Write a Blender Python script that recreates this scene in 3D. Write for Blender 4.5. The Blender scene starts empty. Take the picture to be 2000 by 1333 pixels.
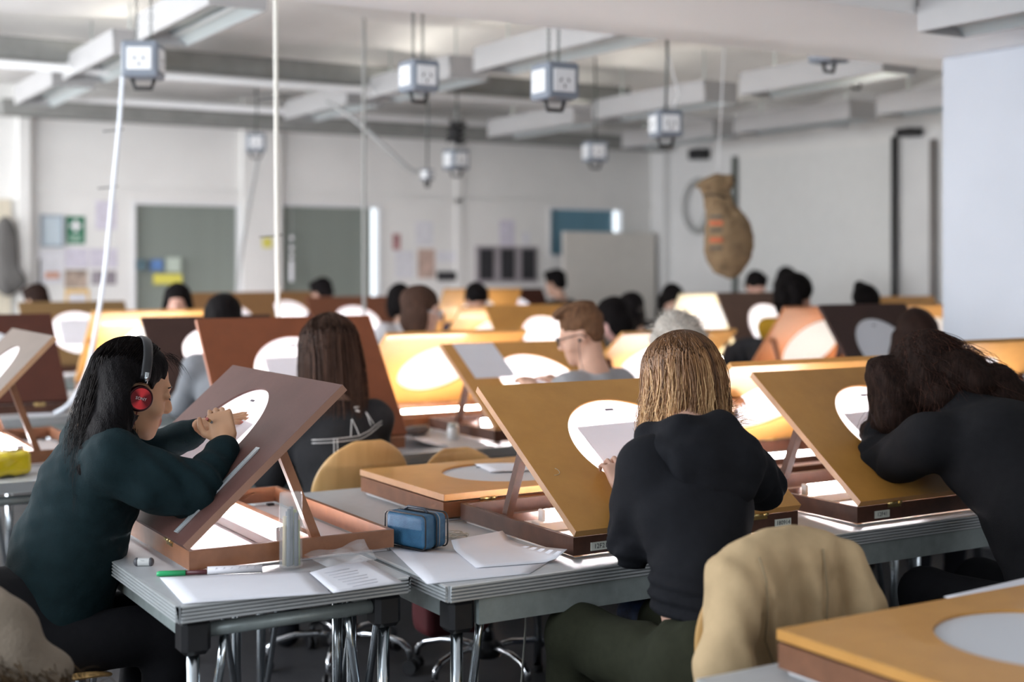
import bpy, math, random
import numpy as np
from mathutils import Vector, Matrix

random.seed(7)
RNG = np.random.default_rng(7)
SC = bpy.context.scene
COL = SC.collection

# ------------------------------------------------------------------ camera
CAM_H, YAW = 1.511, math.radians(30.87)
cam_d = bpy.data.cameras.new('camera')
cam = bpy.data.objects.new('camera', cam_d)
COL.objects.link(cam)
cam.location = (0, 0, CAM_H)
cam.rotation_euler = (math.pi / 2, 0, -YAW)
cam_d.sensor_fit = 'HORIZONTAL'
cam_d.sensor_width = 36.0
cam_d.lens = 36.0 * 2660 / 2000
cam_d.shift_y = -(666.5 - 525) / 2000
cam_d.clip_end = 60
cam_d.dof.use_dof = True
cam_d.dof.focus_distance = 3.72
cam_d.dof.aperture_fstop = 1.55
SC.camera = cam

# ------------------------------------------------------------------ world, daylight, exposure
w = bpy.data.worlds.new('world'); SC.world = w
w.use_nodes = True
w.node_tree.nodes['Background'].inputs[0].default_value = (0.62, 0.72, 0.90, 1)
w.node_tree.nodes['Background'].inputs[1].default_value = 0.35
SC.view_settings.view_transform = 'Standard'
SC.view_settings.look = 'None'
SC.view_settings.exposure = 0.26
SC.view_settings.gamma = 1.0
SC.view_settings.use_curve_mapping = False
SC.cycles.use_denoising = True
SC.cycles.max_bounces = 8
SC.cycles.diffuse_bounces = 3
SC.cycles.glossy_bounces = 3
SC.cycles.transmission_bounces = 6
SC.cycles.transparent_max_bounces = 8
SC.cycles.sample_clamp_indirect = 6.0
SC.cycles.caustics_reflective = False
SC.cycles.caustics_refractive = False

def area(name, loc, rot, sx, sy, power, col, spread=180):
    l = bpy.data.lights.new(name, 'AREA'); l.shape = 'RECTANGLE'
    l.size, l.size_y, l.energy, l.color = sx, sy, power, col
    l.spread = math.radians(spread)
    o = bpy.data.objects.new(name, l); COL.objects.link(o)
    o.location, o.rotation_euler = loc, rot
    return o
# daylight entering through the side windows (long wall behind the girl with headphones)
for yy, pw in ((1.8, 70), (4.9, 118), (8.0, 170), (11.1, 190)):
    area('daylight', (-2.36, yy, 2.0), (0, -math.pi / 2, 0), 1.7, 2.3, pw, (0.84, 0.915, 1.0) if yy < 6 else (.97, .975, 1.0))
# daylight through the windows high in the rear wall behind the camera
for xx in (1.5, 5.0):
    area('daylight', (xx, -2.36, 2.15), (math.pi / 2, 0, 0), 2.2, 1.2, 20, (0.92, 0.95, 1.0))

# ------------------------------------------------------------------ helpers: properties
def tag(o, label=None, cat=None, group=None, kind=None):
    if label: o['label'] = label
    if cat: o['category'] = cat
    if group: o['group'] = group
    if kind: o['kind'] = kind
    return o

def link(o, parent=None):
    COL.objects.link(o)
    if parent is not None: o.parent = parent
    return o

def thing(name, label, cat, loc=(0, 0, 0), rz=0.0, group=None):
    o = bpy.data.objects.new(name, None); link(o)
    o.empty_display_size = .05
    o.location = loc; o.rotation_euler = (0, 0, rz)
    return tag(o, label, cat, group)

def copy_tree(o, parent=None):
    c = o.copy(); link(c, parent)
    for ch in list(o.children): copy_tree(ch, c)
    return c

# ------------------------------------------------------------------ helpers: materials
MATS = {}
def _new(name):
    m = bpy.data.materials.new(name); m.use_nodes = True
    nt = m.node_tree
    return m, nt, nt.nodes['Principled BSDF']

def mat(name, col, rough=.5, metal=0., var=0., vscale=8., bump=0., bscale=60., spec=.5, coat=0., stretch=(1, 1, 1), col2=None, trans=0., alpha=1.):
    """plain surface with a little procedural colour variation and relief"""
    if name in MATS: return MATS[name]
    m, nt, p = _new(name)
    L = nt.links
    p.inputs['Base Color'].default_value = (*col, 1)
    p.inputs['Roughness'].default_value = rough
    p.inputs['Metallic'].default_value = metal
    p.inputs['Specular IOR Level'].default_value = spec
    p.inputs['Coat Weight'].default_value = coat
    p.inputs['Transmission Weight'].default_value = trans
    p.inputs['Alpha'].default_value = alpha
    if var or col2 or bump:
        tc = nt.nodes.new('ShaderNodeTexCoord'); mp = nt.nodes.new('ShaderNodeMapping')
        mp.inputs['Scale'].default_value = stretch
        L.new(tc.outputs['Object'], mp.inputs['Vector'])
    if var or col2:
        n = nt.nodes.new('ShaderNodeTexNoise'); n.inputs['Scale'].default_value = vscale
        n.inputs['Detail'].default_value = 5; n.inputs['Roughness'].default_value = .6
        L.new(mp.outputs[0], n.inputs['Vector'])
        r = nt.nodes.new('ShaderNodeValToRGB')
        c2 = col2 or tuple(max(0, c * (1 - var)) for c in col)
        c1 = col if col2 else tuple(min(1, c * (1 + var)) for c in col)
        r.color_ramp.elements[0].position = .3; r.color_ramp.elements[1].position = .7
        r.color_ramp.elements[0].color = (*c2, 1); r.color_ramp.elements[1].color = (*c1, 1)
        L.new(n.outputs['Fac'], r.inputs[0]); L.new(r.outputs[0], p.inputs['Base Color'])
    if bump:
        b = nt.nodes.new('ShaderNodeTexNoise'); b.inputs['Scale'].default_value = bscale
        b.inputs['Detail'].default_value = 3
        L.new(mp.outputs[0], b.inputs['Vector'])
        bm = nt.nodes.new('ShaderNodeBump'); bm.inputs['Strength'].default_value = bump
        bm.inputs['Distance'].default_value = .01
        L.new(b.outputs['Fac'], bm.inputs['Height']); L.new(bm.outputs[0], p.inputs['Normal'])
    MATS[name] = m
    return m

def wood(name, col, dark, rough=.4, axis=0, scale=6., coat=.15):
    if name in MATS: return MATS[name]
    m, nt, p = _new(name); L = nt.links
    tc = nt.nodes.new('ShaderNodeTexCoord'); mp = nt.nodes.new('ShaderNodeMapping')
    s = [14, 14, 14]; s[axis] = 1.2
    mp.inputs['Scale'].default_value = s
    L.new(tc.outputs['Object'], mp.inputs['Vector'])
    n = nt.nodes.new('ShaderNodeTexNoise'); n.inputs['Scale'].default_value = scale
    n.inputs['Detail'].default_value = 6; n.inputs['Distortion'].default_value = .6
    L.new(mp.outputs[0], n.inputs['Vector'])
    n2 = nt.nodes.new('ShaderNodeTexNoise'); n2.inputs['Scale'].default_value = 3.
    n2.inputs['Detail'].default_value = 4
    L.new(tc.outputs['Object'], n2.inputs['Vector'])
    mx = nt.nodes.new('ShaderNodeMath'); mx.operation = 'MULTIPLY_ADD'
    mx.inputs[1].default_value = .55
    L.new(n.outputs['Fac'], mx.inputs[0])
    m2 = nt.nodes.new('ShaderNodeMath'); m2.operation = 'MULTIPLY'; m2.inputs[1].default_value = .45
    L.new(n2.outputs['Fac'], m2.inputs[0]); L.new(m2.outputs[0], mx.inputs[2])
    r = nt.nodes.new('ShaderNodeValToRGB')
    r.color_ramp.elements[0].position = .36; r.color_ramp.elements[1].position = .62
    r.color_ramp.elements[0].color = (*dark, 1); r.color_ramp.elements[1].color = (*col, 1)
    L.new(mx.outputs[0], r.inputs[0]); L.new(r.outputs[0], p.inputs['Base Color'])
    p.inputs['Roughness'].default_value = rough
    p.inputs['Coat Weight'].default_value = coat; p.inputs['Coat Roughness'].default_value = .35
    MATS[name] = m
    return m

def emit(name, col, strength):
    if name in MATS: return MATS[name]
    m = bpy.data.materials.new(name); m.use_nodes = True; nt = m.node_tree
    nt.nodes.clear()
    e = nt.nodes.new('ShaderNodeEmission'); o = nt.nodes.new('ShaderNodeOutputMaterial')
    e.inputs[0].default_value = (*col, 1); e.inputs[1].default_value = strength
    nt.links.new(e.outputs[0], o.inputs[0]); MATS[name] = m
    return m

def translucent(name, col, tfac, gloss=.0):
    """sheet that both scatters and lets light through (paper, opal acrylic)"""
    if name in MATS: return MATS[name]
    m = bpy.data.materials.new(name); m.use_nodes = True; nt = m.node_tree; L = nt.links
    nt.nodes.clear()
    o = nt.nodes.new('ShaderNodeOutputMaterial')
    d = nt.nodes.new('ShaderNodeBsdfDiffuse'); t = nt.nodes.new('ShaderNodeBsdfTranslucent')
    d.inputs[0].default_value = (*col, 1); t.inputs[0].default_value = (*col, 1)
    mx = nt.nodes.new('ShaderNodeMixShader'); mx.inputs[0].default_value = tfac
    L.new(d.outputs[0], mx.inputs[1]); L.new(t.outputs[0], mx.inputs[2])
    out = mx
    if gloss:
        g = nt.nodes.new('ShaderNodeBsdfGlossy'); g.inputs['Roughness'].default_value = .25
        m2 = nt.nodes.new('ShaderNodeMixShader'); m2.inputs[0].default_value = gloss
        L.new(mx.outputs[0], m2.inputs[1]); L.new(g.outputs[0], m2.inputs[2]); out = m2
    L.new(out.outputs[0], o.inputs[0]); MATS[name] = m
    return m

def attr_mat(name, c_lo, c_hi, rough=.55, c_mid=None, spec=.08, attr='rnd', sheen=0.):
    """colour from a per-strand random value stored on the mesh"""
    if name in MATS: return MATS[name]
    m, nt, p = _new(name); L = nt.links
    a = nt.nodes.new('ShaderNodeAttribute'); a.attribute_name = attr
    r = nt.nodes.new('ShaderNodeValToRGB')
    r.color_ramp.elements[0].color = (*c_lo, 1); r.color_ramp.elements[1].color = (*c_hi, 1)
    if c_mid:
        e = r.color_ramp.elements.new(.5); e.color = (*c_mid, 1)
    L.new(a.outputs['Fac'], r.inputs[0]); L.new(r.outputs[0], p.inputs['Base Color'])
    p.inputs['Roughness'].default_value = rough; p.inputs['Specular IOR Level'].default_value = spec
    MATS[name] = m
    return m

def vcol_mat(name, rough=.5, spec=.4, sss=0.):
    """colour stored per vertex (skin with lips, fingertips tinted as backlit)"""
    if name in MATS: return MATS[name]
    m, nt, p = _new(name); L = nt.links
    a = nt.nodes.new('ShaderNodeAttribute'); a.attribute_name = 'tint'
    L.new(a.outputs['Color'], p.inputs['Base Color'])
    p.inputs['Roughness'].default_value = rough; p.inputs['Specular IOR Level'].default_value = spec
    MATS[name] = m
    return m

# ------------------------------------------------------------------ helpers: mesh builder
class MB:
    def __init__(s): s.v, s.f, s.sm = [], [], []
    def add(s, vs, fs, smooth=False):
        b = len(s.v); s.v += [tuple(map(float, v)) for v in vs]
        for f in fs: s.f.append([b + i for i in f]); s.sm.append(smooth)
        return s
    def box(s, x0, x1, y0, y1, z0, z1, M=None):
        vs = [(x, y, z) for z in (z0, z1) for y in (y0, y1) for x in (x0, x1)]
        if M is not None: vs = [M @ Vector(v) for v in vs]
        return s.add(vs, [(0, 2, 3, 1), (4, 5, 7, 6), (0, 1, 5, 4), (1, 3, 7, 5), (3, 2, 6, 7), (2, 0, 4, 6)])
    def bbox(s, x0, x1, y0, y1, z0, z1, b=.004, M=None):
        """box with chamfered edges"""
        X, Y, Z = (x0, x1), (y0, y1), (z0, z1)
        vs, idx = [], {}
        for i in (0, 1):
            for j in (0, 1):
                for k in (0, 1):
                    sx, sy, sz = (b, -b)[i], (b, -b)[j], (b, -b)[k]
                    idx[i, j, k] = len(vs)
                    vs += [(X[i], Y[j] + sy, Z[k] + sz), (X[i] + sx, Y[j], Z[k] + sz), (X[i] + sx, Y[j] + sy, Z[k])]
        fs = []
        for i in (0, 1):
            q = [idx[i, 0, 0], idx[i, 1, 0], idx[i, 1, 1], idx[i, 0, 1]]
            fs.append(q if i else q[::-1])
            q = [idx[0, i, 0] + 1, idx[0, i, 1] + 1, idx[1, i, 1] + 1, idx[1, i, 0] + 1]
            fs.append(q if i else q[::-1])
            q = [idx[0, 0, i] + 2, idx[1, 0, i] + 2, idx[1, 1, i] + 2, idx[0, 1, i] + 2]
            fs.append(q if i else q[::-1])
        for j in (0, 1):
            for k in (0, 1):
                a, c = idx[0, j, k], idx[1, j, k]
                q = [a + 1, c + 1, c + 2, a + 2]; fs.append(q if (j ^ k) else q[::-1])
                a, c = idx[j, 0, k], idx[j, 1, k]
                q = [a, c, c + 2, a + 2]; fs.append(q[::-1] if (j ^ k) else q)
                a, c = idx[j, k, 0], idx[j, k, 1]
                q = [a, c, c + 1, a + 1]; fs.append(q if (j ^ k) else q[::-1])
        for key, a in idx.items():
            q = [a, a + 1, a + 2]; fs.append(q if sum(key) % 2 else q[::-1])
        if M is not None: vs = [M @ Vector(v) for v in vs]
        return s.add(vs, fs)
    def tube(s, pts, r, n=8, closed=False, caps=True, smooth=True):
        pts = [Vector(p) for p in pts]; m = len(pts)
        rs = r if isinstance(r, (list, tuple)) else [r] * m
        t0 = (pts[1] - pts[0]).normalized()
        up = Vector((0, 0, 1)) if abs(t0.z) < .9 else Vector((1, 0, 0))
        nrm = t0.cross(up).normalized()
        vs = []
        for i, p in enumerate(pts):
            if closed: t = (pts[(i + 1) % m] - pts[i - 1]).normalized()
            else: t = (pts[min(i + 1, m - 1)] - pts[max(i - 1, 0)]).normalized()
            nrm = (nrm - t * nrm.dot(t)).normalized(); bi = t.cross(nrm)
            for k in range(n):
                a = 2 * math.pi * k / n
                vs.append(p + (nrm * math.cos(a) + bi * math.sin(a)) * rs[i])
        fs = []
        for i in range(m if closed else m - 1):
            j = (i + 1) % m
            for k in range(n):
                l = (k + 1) % n
                fs.append((i * n + k, i * n + l, j * n + l, j * n + k))
        s.add(vs, fs, smooth)
        if caps and not closed:
            b = len(s.v) - len(vs)
            s.f.append([b + k for k in range(n)][::-1]); s.sm.append(False)
            s.f.append([b + (m - 1) * n + k for k in range(n)]); s.sm.append(False)
        return s
    def lathe(s, prof, n=24, c=(0, 0, 0), smooth=True):
        vs, fs = [], []
        for (r, z) in prof:
            for k in range(n):
                a = 2 * math.pi * k / n
                vs.append((c[0] + r * math.cos(a), c[1] + r * math.sin(a), c[2] + z))
        for i in range(len(prof) - 1):
            for k in range(n):
                l = (k + 1) % n
                fs.append((i * n + k, i * n + l, (i + 1) * n + l, (i + 1) * n + k))
        s.add(vs, fs, smooth)
        return s
    def prism(s, poly, z0, z1, M=None):
        n = len(poly)
        vs = [(x, y, z0) for x, y in poly] + [(x, y, z1) for x, y in poly]
        if M is not None: vs = [M @ Vector(v) for v in vs]
        fs = [tuple(range(n))[::-1], tuple(range(n, 2 * n))]
        fs += [(i, (i + 1) % n, n + (i + 1) % n, n + i) for i in range(n)]
        return s.add(vs, fs)
    def grid(s, P, thick=0., smooth=True):
        """P: rows x cols of points; optional thickness along -normal"""
        R, C = len(P), len(P[0])
        A = np.array(P, float)
        du = np.gradient(A, axis=1); dv = np.gradient(A, axis=0)
        nr = np.cross(du, dv); nr /= np.linalg.norm(nr, axis=2, keepdims=True) + 1e-9
        vs = [tuple(x) for x in A.reshape(-1, 3)]
        q = [(i * C + j, i * C + j + 1, (i + 1) * C + j + 1, (i + 1) * C + j) for i in range(R - 1) for j in range(C - 1)]
        if not thick: return s.add(vs, q, smooth)
        N = R * C
        vs += [tuple(x) for x in (A - nr * thick).reshape(-1, 3)]
        fs = q + [tuple(N + i for i in f[::-1]) for f in q]
        s.add(vs, fs, smooth)
        edge = [j for j in range(C)] + [i * C + C - 1 for i in range(1, R)] + [(R - 1) * C + j for j in range(C - 2, -1, -1)] + [i * C for i in range(R - 2, 0, -1)]
        b = len(s.v) - 2 * N
        for a, c in zip(edge, edge[1:] + edge[:1]):
            s.f.append([b + c, b + a, b + N + a, b + N + c]); s.sm.append(False)
        return s
    def mesh(s, name):
        me = bpy.data.meshes.new(name); me.from_pydata(s.v, [], s.f)
        if any(s.sm): me.polygons.foreach_set('use_smooth', s.sm)
        me.update(); return me
    def build(s, name, m, parent=None, loc=None, rz=None):
        me = s.mesh(name); me.materials.append(m)
        o = bpy.data.objects.new(name, me); link(o, parent)
        if loc: o.location = loc
        if rz: o.rotation_euler = (0, 0, rz)
        return o

def obj(name, me, m, parent=None, loc=None):
    if m is not None and not me.materials: me.materials.append(m)
    o = bpy.data.objects.new(name, me); link(o, parent)
    if loc: o.location = loc
    return o

def sub(o, levels=1):
    md = o.modifiers.new('subdivision', 'SUBSURF'); md.levels = md.render_levels = levels
    return o

def text_mesh(body, size, name):
    c = bpy.data.curves.new(name, 'FONT'); c.body = body; c.size = size
    c.align_x = 'CENTER'; c.align_y = 'CENTER'; c.resolution_u = 2
    o = bpy.data.objects.new(name, c); COL.objects.link(o)
    dg = bpy.context.evaluated_depsgraph_get()
    me = bpy.data.meshes.new_from_object(o.evaluated_get(dg))
    bpy.data.objects.remove(o); bpy.data.curves.remove(c)
    return me

# ------------------------------------------------------------------ helpers: smooth solid shapes from distance fields
def rotm(ax=0, ay=0, az=0):
    return np.array(Matrix.Rotation(az, 3, 'Z') @ Matrix.Rotation(ay, 3, 'Y') @ Matrix.Rotation(ax, 3, 'X'))

def frame(fwd, up=(0, 0, 1)):
    """columns: right, forward, up"""
    y = np.array(fwd, float); y /= np.linalg.norm(y)
    x = np.cross(y, np.array(up, float)); x /= np.linalg.norm(x)
    z = np.cross(x, y)
    return np.stack([x, y, z], 1)

def cap(a, b, ra, rb=None, k=None, op='u', col=None):
    return dict(t='c', a=np.array(a, float), b=np.array(b, float), ra=ra, rb=ra if rb is None else rb, k=k, op=op, col=col)
def elli(c, r, R=None, k=None, op='u', col=None):
    return dict(t='e', c=np.array(c, float), r=np.array(r, float), R=np.eye(3) if R is None else np.array(R), k=k, op=op, col=col)
def rbox(c, h, R=None, rd=.01, k=None, op='u', col=None):
    return dict(t='b', c=np.array(c, float), h=np.array(h, float), R=np.eye(3) if R is None else np.array(R), rd=rd, k=k, op=op, col=col)
def chain(pts, rs, **kw):
    return [cap(pts[i], pts[i + 1], rs[i], rs[i + 1], **kw) for i in range(len(pts) - 1)]

def _bb(p):
    if p['t'] == 'c':
        m = max(p['ra'], p['rb'])
        return np.minimum(p['a'], p['b']) - m, np.maximum(p['a'], p['b']) + m
    e = np.abs(p['R']) @ (p['r'] if p['t'] == 'e' else p['h'] + p['rd'])
    return p['c'] - e, p['c'] + e

def _dist(p, P):
    if p['t'] == 'c':
        ba = p['b'] - p['a']; L = float(ba @ ba) + 1e-12
        q = P - p['a']
        h = np.clip(q @ ba / L, 0, 1)
        return np.linalg.norm(q - h[..., None] * ba, axis=-1) - (p['ra'] + (p['rb'] - p['ra']) * h)
    q = (P - p['c']) @ p['R']
    if p['t'] == 'e':
        k0 = np.linalg.norm(q / p['r'], axis=-1); k1 = np.linalg.norm(q / p['r'] ** 2, axis=-1)
        return k0 * (k0 - 1) / (k1 + 1e-6)
    d = np.abs(q) - p['h']
    return np.linalg.norm(np.maximum(d, 0), axis=-1) + np.minimum(d.max(-1), 0) - p['rd']

def sdf_mesh(name, prims, vox=.01, k=.02, disp=None, cut=(), base=(.5, .5, .5), smooth=0):
    add = [p for p in prims if p['op'] == 'u']
    lo = np.min([_bb(p)[0] for p in add], 0) - 3 * vox - .01
    hi = np.max([_bb(p)[1] for p in add], 0) + 3 * vox + .01
    n = np.ceil((hi - lo) / vox).astype(int) + 1
    ax = [lo[i] + vox * np.arange(n[i]) for i in range(3)]
    D = np.full(n, .2, np.float32)
    for p in prims:
        kk = k if p['k'] is None else p['k']
        b0, b1 = _bb(p); mg = kk + 2 * vox
        s0 = np.clip(np.floor((b0 - mg - lo) / vox).astype(int), 0, n - 1)
        s1 = np.clip(np.ceil((b1 + mg - lo) / vox).astype(int) + 1, 1, n)
        if np.any(s1 <= s0): continue
        sl = tuple(slice(s0[i], s1[i]) for i in range(3))
        G = np.stack(np.meshgrid(*[ax[i][sl[i]] for i in range(3)], indexing='ij'), -1)
        d = _dist(p, G).astype(np.float32); a = D[sl]
        if p['op'] == 'u':
            h = np.maximum(kk - np.abs(a - d), 0) / max(kk, 1e-6)
            D[sl] = np.minimum(a, d) - h * h * kk * .25
        else:
            h = np.maximum(kk - np.abs(a + d), 0) / max(kk, 1e-6)
            D[sl] = np.maximum(a, -d) + h * h * kk * .25
    if disp is not None:
        m = np.abs(D) < .05
        I = np.nonzero(m)
        P = np.stack([ax[i][I[i]] for i in range(3)], -1)
        D[m] += disp(P).astype(np.float32)
    for (pt, nr) in cut:   # keep the side the normal points away from
        nr = np.array(nr, float); nr /= np.linalg.norm(nr)
        g = (ax[0][:, None, None] - pt[0]) * nr[0] + (ax[1][None, :, None] - pt[1]) * nr[1] + (ax[2][None, None, :] - pt[2]) * nr[2]
        D = np.maximum(D, g.astype(np.float32))
    D[0], D[-1], D[:, 0], D[:, -1], D[:, :, 0], D[:, :, -1] = .1, .1, .1, .1, .1, .1
    S = D < 0
    c = np.zeros(n - 1, np.int8)
    offs = [(i, j, l) for i in (0, 1) for j in (0, 1) for l in (0, 1)]
    for (i, j, l) in offs: c += S[i:n[0] - 1 + i, j:n[1] - 1 + j, l:n[2] - 1 + l]
    msk = (c > 0) & (c < 8)
    I = np.stack(np.nonzero(msk), -1); N = len(I)
    idx = np.full(n - 1, -1, np.int32); idx[msk] = np.arange(N)
    V = {o: D[I[:, 0] + o[0], I[:, 1] + o[1], I[:, 2] + o[2]] for o in offs}
    acc = np.zeros((N, 3)); cnt = np.zeros(N)
    for o in offs:
        for a in range(3):
            if o[a]: continue
            o2 = list(o); o2[a] = 1; o2 = tuple(o2)
            d0, d1 = V[o], V[o2]; x = (d0 < 0) != (d1 < 0)
            t = np.where(x, d0 / np.where(x, d0 - d1, 1), 0)
            q = np.tile(np.array(o, float), (N, 1)); q[:, a] = t
            acc[x] += q[x]; cnt[x] += 1
    vs = lo + vox * (I + acc / cnt[:, None])
    quads = []
    for a in range(3):
        b_, c_ = (a + 1) % 3, (a + 2) % 3
        sl0 = [slice(1, None)] * 3; sl0[a] = slice(0, n[a] - 1)
        sl1 = [slice(1, None)] * 3; sl1[a] = slice(1, n[a])
        sl0[b_] = sl1[b_] = slice(1, n[b_] - 1); sl0[c_] = sl1[c_] = slice(1, n[c_] - 1)
        x0, x1 = S[tuple(sl0)], S[tuple(sl1)]
        E = np.stack(np.nonzero(x0 != x1), -1)
        if not len(E): continue
        s0 = x0[tuple(E.T)]
        e = E.copy(); e[:, b_] += 1; e[:, c_] += 1
        def ci(db, dc):
            q = e.copy(); q[:, b_] -= db; q[:, c_] -= dc
            return idx[q[:, 0], q[:, 1], q[:, 2]]
        Q = np.stack([ci(1, 1), ci(0, 1), ci(0, 0), ci(1, 0)], -1)
        Q[~s0] = Q[~s0][:, ::-1]
        quads.append(Q)
    Q = np.concatenate(quads)
    for _ in range(smooth):
        s_ = np.zeros_like(vs); w_ = np.zeros(len(vs))
        for i in range(4):
            a_, b2 = Q[:, i], Q[:, (i + 1) % 4]
            np.add.at(s_, a_, vs[b2]); np.add.at(s_, b2, vs[a_])
            np.add.at(w_, a_, 1); np.add.at(w_, b2, 1)
        vs = vs * .5 + .5 * s_ / np.maximum(w_, 1)[:, None]
    me = bpy.data.meshes.new(name)
    me.vertices.add(len(vs)); me.vertices.foreach_set('co', vs.astype(np.float32).ravel())
    me.loops.add(Q.size); me.loops.foreach_set('vertex_index', Q.astype(np.int32).ravel())
    me.polygons.add(len(Q)); me.polygons.foreach_set('loop_start', np.arange(len(Q), dtype=np.int32) * 4)
    me.polygons.foreach_set('use_smooth', np.ones(len(Q), bool))
    me.update(calc_edges=True)
    cp = [p for p in prims if p['col'] is not None]
    if cp:
        colr = np.tile(np.array([*base, 1.]), (len(vs), 1)); best = np.full(len(vs), .0035)
        for p in cp:
            d = _dist(p, vs); wgt = np.clip(1 - d / .004, 0, 1)[:, None]
            colr[:, :3] = colr[:, :3] * (1 - wgt) + np.array(p['col']) * wgt
        at = me.attributes.new('tint', 'FLOAT_COLOR', 'POINT'); at.data.foreach_set('color', colr.astype(np.float32).ravel())
    return me

def wob(P, f, seed=0):
    """cheap smooth pseudo-noise for folds"""
    r = np.random.default_rng(seed); v = 0
    for i in range(5):
        d = r.normal(size=3); d /= np.linalg.norm(d)
        v = v + np.sin(P @ d * f * (1 + .35 * i) + r.uniform(0, 6.3)) / (1 + .4 * i)
    return v / 2.5

def strands(name, paths, r0, m, parent=None, rnd=None, taper=.25):
    """many thin three-sided tubes; paths: N x S x 3"""
    A = np.asarray(paths, float); N, S, _ = A.shape
    T = np.gradient(A, axis=1); T /= np.linalg.norm(T, axis=2, keepdims=True) + 1e-9
    ref = np.where(np.abs(T[..., 2:3]) > .8, np.array([1., .3, 0]), np.array([0, 0, 1.]))
    U = np.cross(T, ref); U /= np.linalg.norm(U, axis=2, keepdims=True) + 1e-9
    W = np.cross(T, U)
    rad = np.linspace(1, taper, S)[None, :, None] * (np.asarray(r0)[:, None, None] if np.ndim(r0) else r0)
    ring = [A + rad * (math.cos(a) * U + math.sin(a) * W) for a in (0, 2.094, 4.189)]
    vs = np.stack(ring, 2).reshape(-1, 3)
    b = (np.arange(N)[:, None] * S + np.arange(S - 1)[None]).reshape(-1) * 3
    Q = np.concatenate([np.stack([b + i, b + (i + 1) % 3, b + 3 + (i + 1) % 3, b + 3 + i], -1) for i in range(3)])
    me = bpy.data.meshes.new(name)
    me.vertices.add(len(vs)); me.vertices.foreach_set('co', vs.astype(np.float32).ravel())
    me.loops.add(Q.size); me.loops.foreach_set('vertex_index', Q.astype(np.int32).ravel())
    me.polygons.add(len(Q)); me.polygons.foreach_set('loop_start', np.arange(len(Q), dtype=np.int32) * 4)
    me.polygons.foreach_set('use_smooth', np.ones(len(Q), bool))
    me.update(calc_edges=True)
    if rnd is None: rnd = RNG.random((N, 1)) * np.ones((1, S))
    at = me.attributes.new('rnd', 'FLOAT', 'POINT')
    at.data.foreach_set('value', np.repeat(rnd.reshape(-1), 3).astype(np.float32))
    me.materials.append(m)
    o = bpy.data.objects.new(name, me); link(o, parent)
    return o

# ================================================================== THE ROOM
XL, XR, YN, YF, ZC = -2.4, 9.79, -2.4, 13.0, 3.25
M_WALL = mat('white wall paint', (.80, .795, .775), .7, var=.03, vscale=2.5, bump=.03, bscale=120)
M_WALLG = mat('grey white wall paint', (.78, .78, .775), .7, var=.04, vscale=2, bump=.03, bscale=120)
M_CEIL = mat('ceiling white', (.86, .85, .83), .75, var=.06, vscale=2.2, bump=.05, bscale=30)
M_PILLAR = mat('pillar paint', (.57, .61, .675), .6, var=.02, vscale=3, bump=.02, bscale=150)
M_FLOOR = mat('dark floor vinyl', (.050, .050, .053), .5, var=.25, vscale=18, bump=.02, bscale=200, col2=(.036, .036, .040))
M_ALU = mat('ribbed aluminium', (.70, .73, .735), .38, metal=.45, var=.05)
M_STEEL = mat('galvanised rail', (.40, .455, .445), .42, metal=.35, var=.12, vscale=25)
M_CHROME = mat('chrome tube', (.66, .72, .76), .16, metal=1.)
M_BLACK = mat('black plastic', (.018, .018, .02), .4)
M_WHITE = mat('white enamel', (.78, .79, .80), .4)

def struct(name, mb, m, parent=None):
    o = mb.build(name, m, parent)
    if parent is None: tag(o, kind='structure')
    return o

struct('floor', MB().box(XL - .2, XR + .2, YN - .2, YF + .2, -.12, 0), M_FLOOR)
# back wall with two windows, a blue upper window and a doorway
def wall_with_holes(name, x0, x1, z0, z1, holes, y0, y1, m, axis='x'):
    """slabs around rectangular openings; holes (a0,a1,b0,b1) sorted along the wall"""
    b = MB()
    def bx(a0, a1, c0, c1):
        if a1 - a0 < 1e-4 or c1 - c0 < 1e-4: return
        if axis == 'x': b.box(a0, a1, y0, y1, c0, c1)
        else: b.box(y0, y1, a0, a1, c0, c1)
    cur = x0
    for (a0, a1, c0, c1) in holes:
        bx(cur, a0, z0, z1); bx(a0, a1, z0, c0); bx(a0, a1, c1, z1); cur = a1
    bx(cur, x1, z0, z1)
    return struct(name, b, m)
wall_with_holes('wall_back', XL, XR + .2, 0, ZC + .3,
                [(3.55, 4.63, .95, 2.16), (5.03, 6.17, .95, 2.18), (8.24, 9.29, 1.63, 2.22)], YF, YF + .2, M_WALL)
wall_with_holes('wall_right', YN, YF, 0, ZC + .3, [], XR, XR + .2, M_WALLG, 'y')
wall_with_holes('wall_left', YN, YF, 0, ZC + .3, [(.6, 3.0, 1.1, 2.9), (3.7, 6.1, 1.1, 2.9), (6.8, 9.2, 1.1, 2.9), (9.9, 12.3, 1.1, 2.9)], XL - .2, XL, M_WALL, 'y')
wall_with_holes('wall_front', XL, XR, 0, ZC + .3, [(.3, 2.7, 1.5, 2.8), (3.8, 6.2, 1.5, 2.8)], YN - .2, YN, M_WALL)

# ceiling of sagging white panels: soft waves across the room
P = []
for i in range(120):
    y = YN + (YF - YN) * i / 119
    P.append([(x, y, ZC + .05 * math.sin(y * 5.2 + .8 * math.sin(x * .9)) + .025 * math.sin(x * 3.1 + y * 1.3))
              for x in np.linspace(XL, XR, 60)])
tag(MB().grid(P).build('ceiling', M_CEIL), kind='structure')
# low soffit beam over the aisle and the pillar that carries it
struct('trim_1', MB().bbox(XL + .01, XR - .01, 4.44, 5.60, 2.685, ZC + .2, .006), mat('soffit white', (.94, .94, .94), .6))['label'] = 'wide white soffit beam under the ceiling'
struct('wall_pillar', MB().bbox(5.95, 6.75, 4.25, 5.29, 0, 2.685, .012), M_PILLAR)
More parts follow.
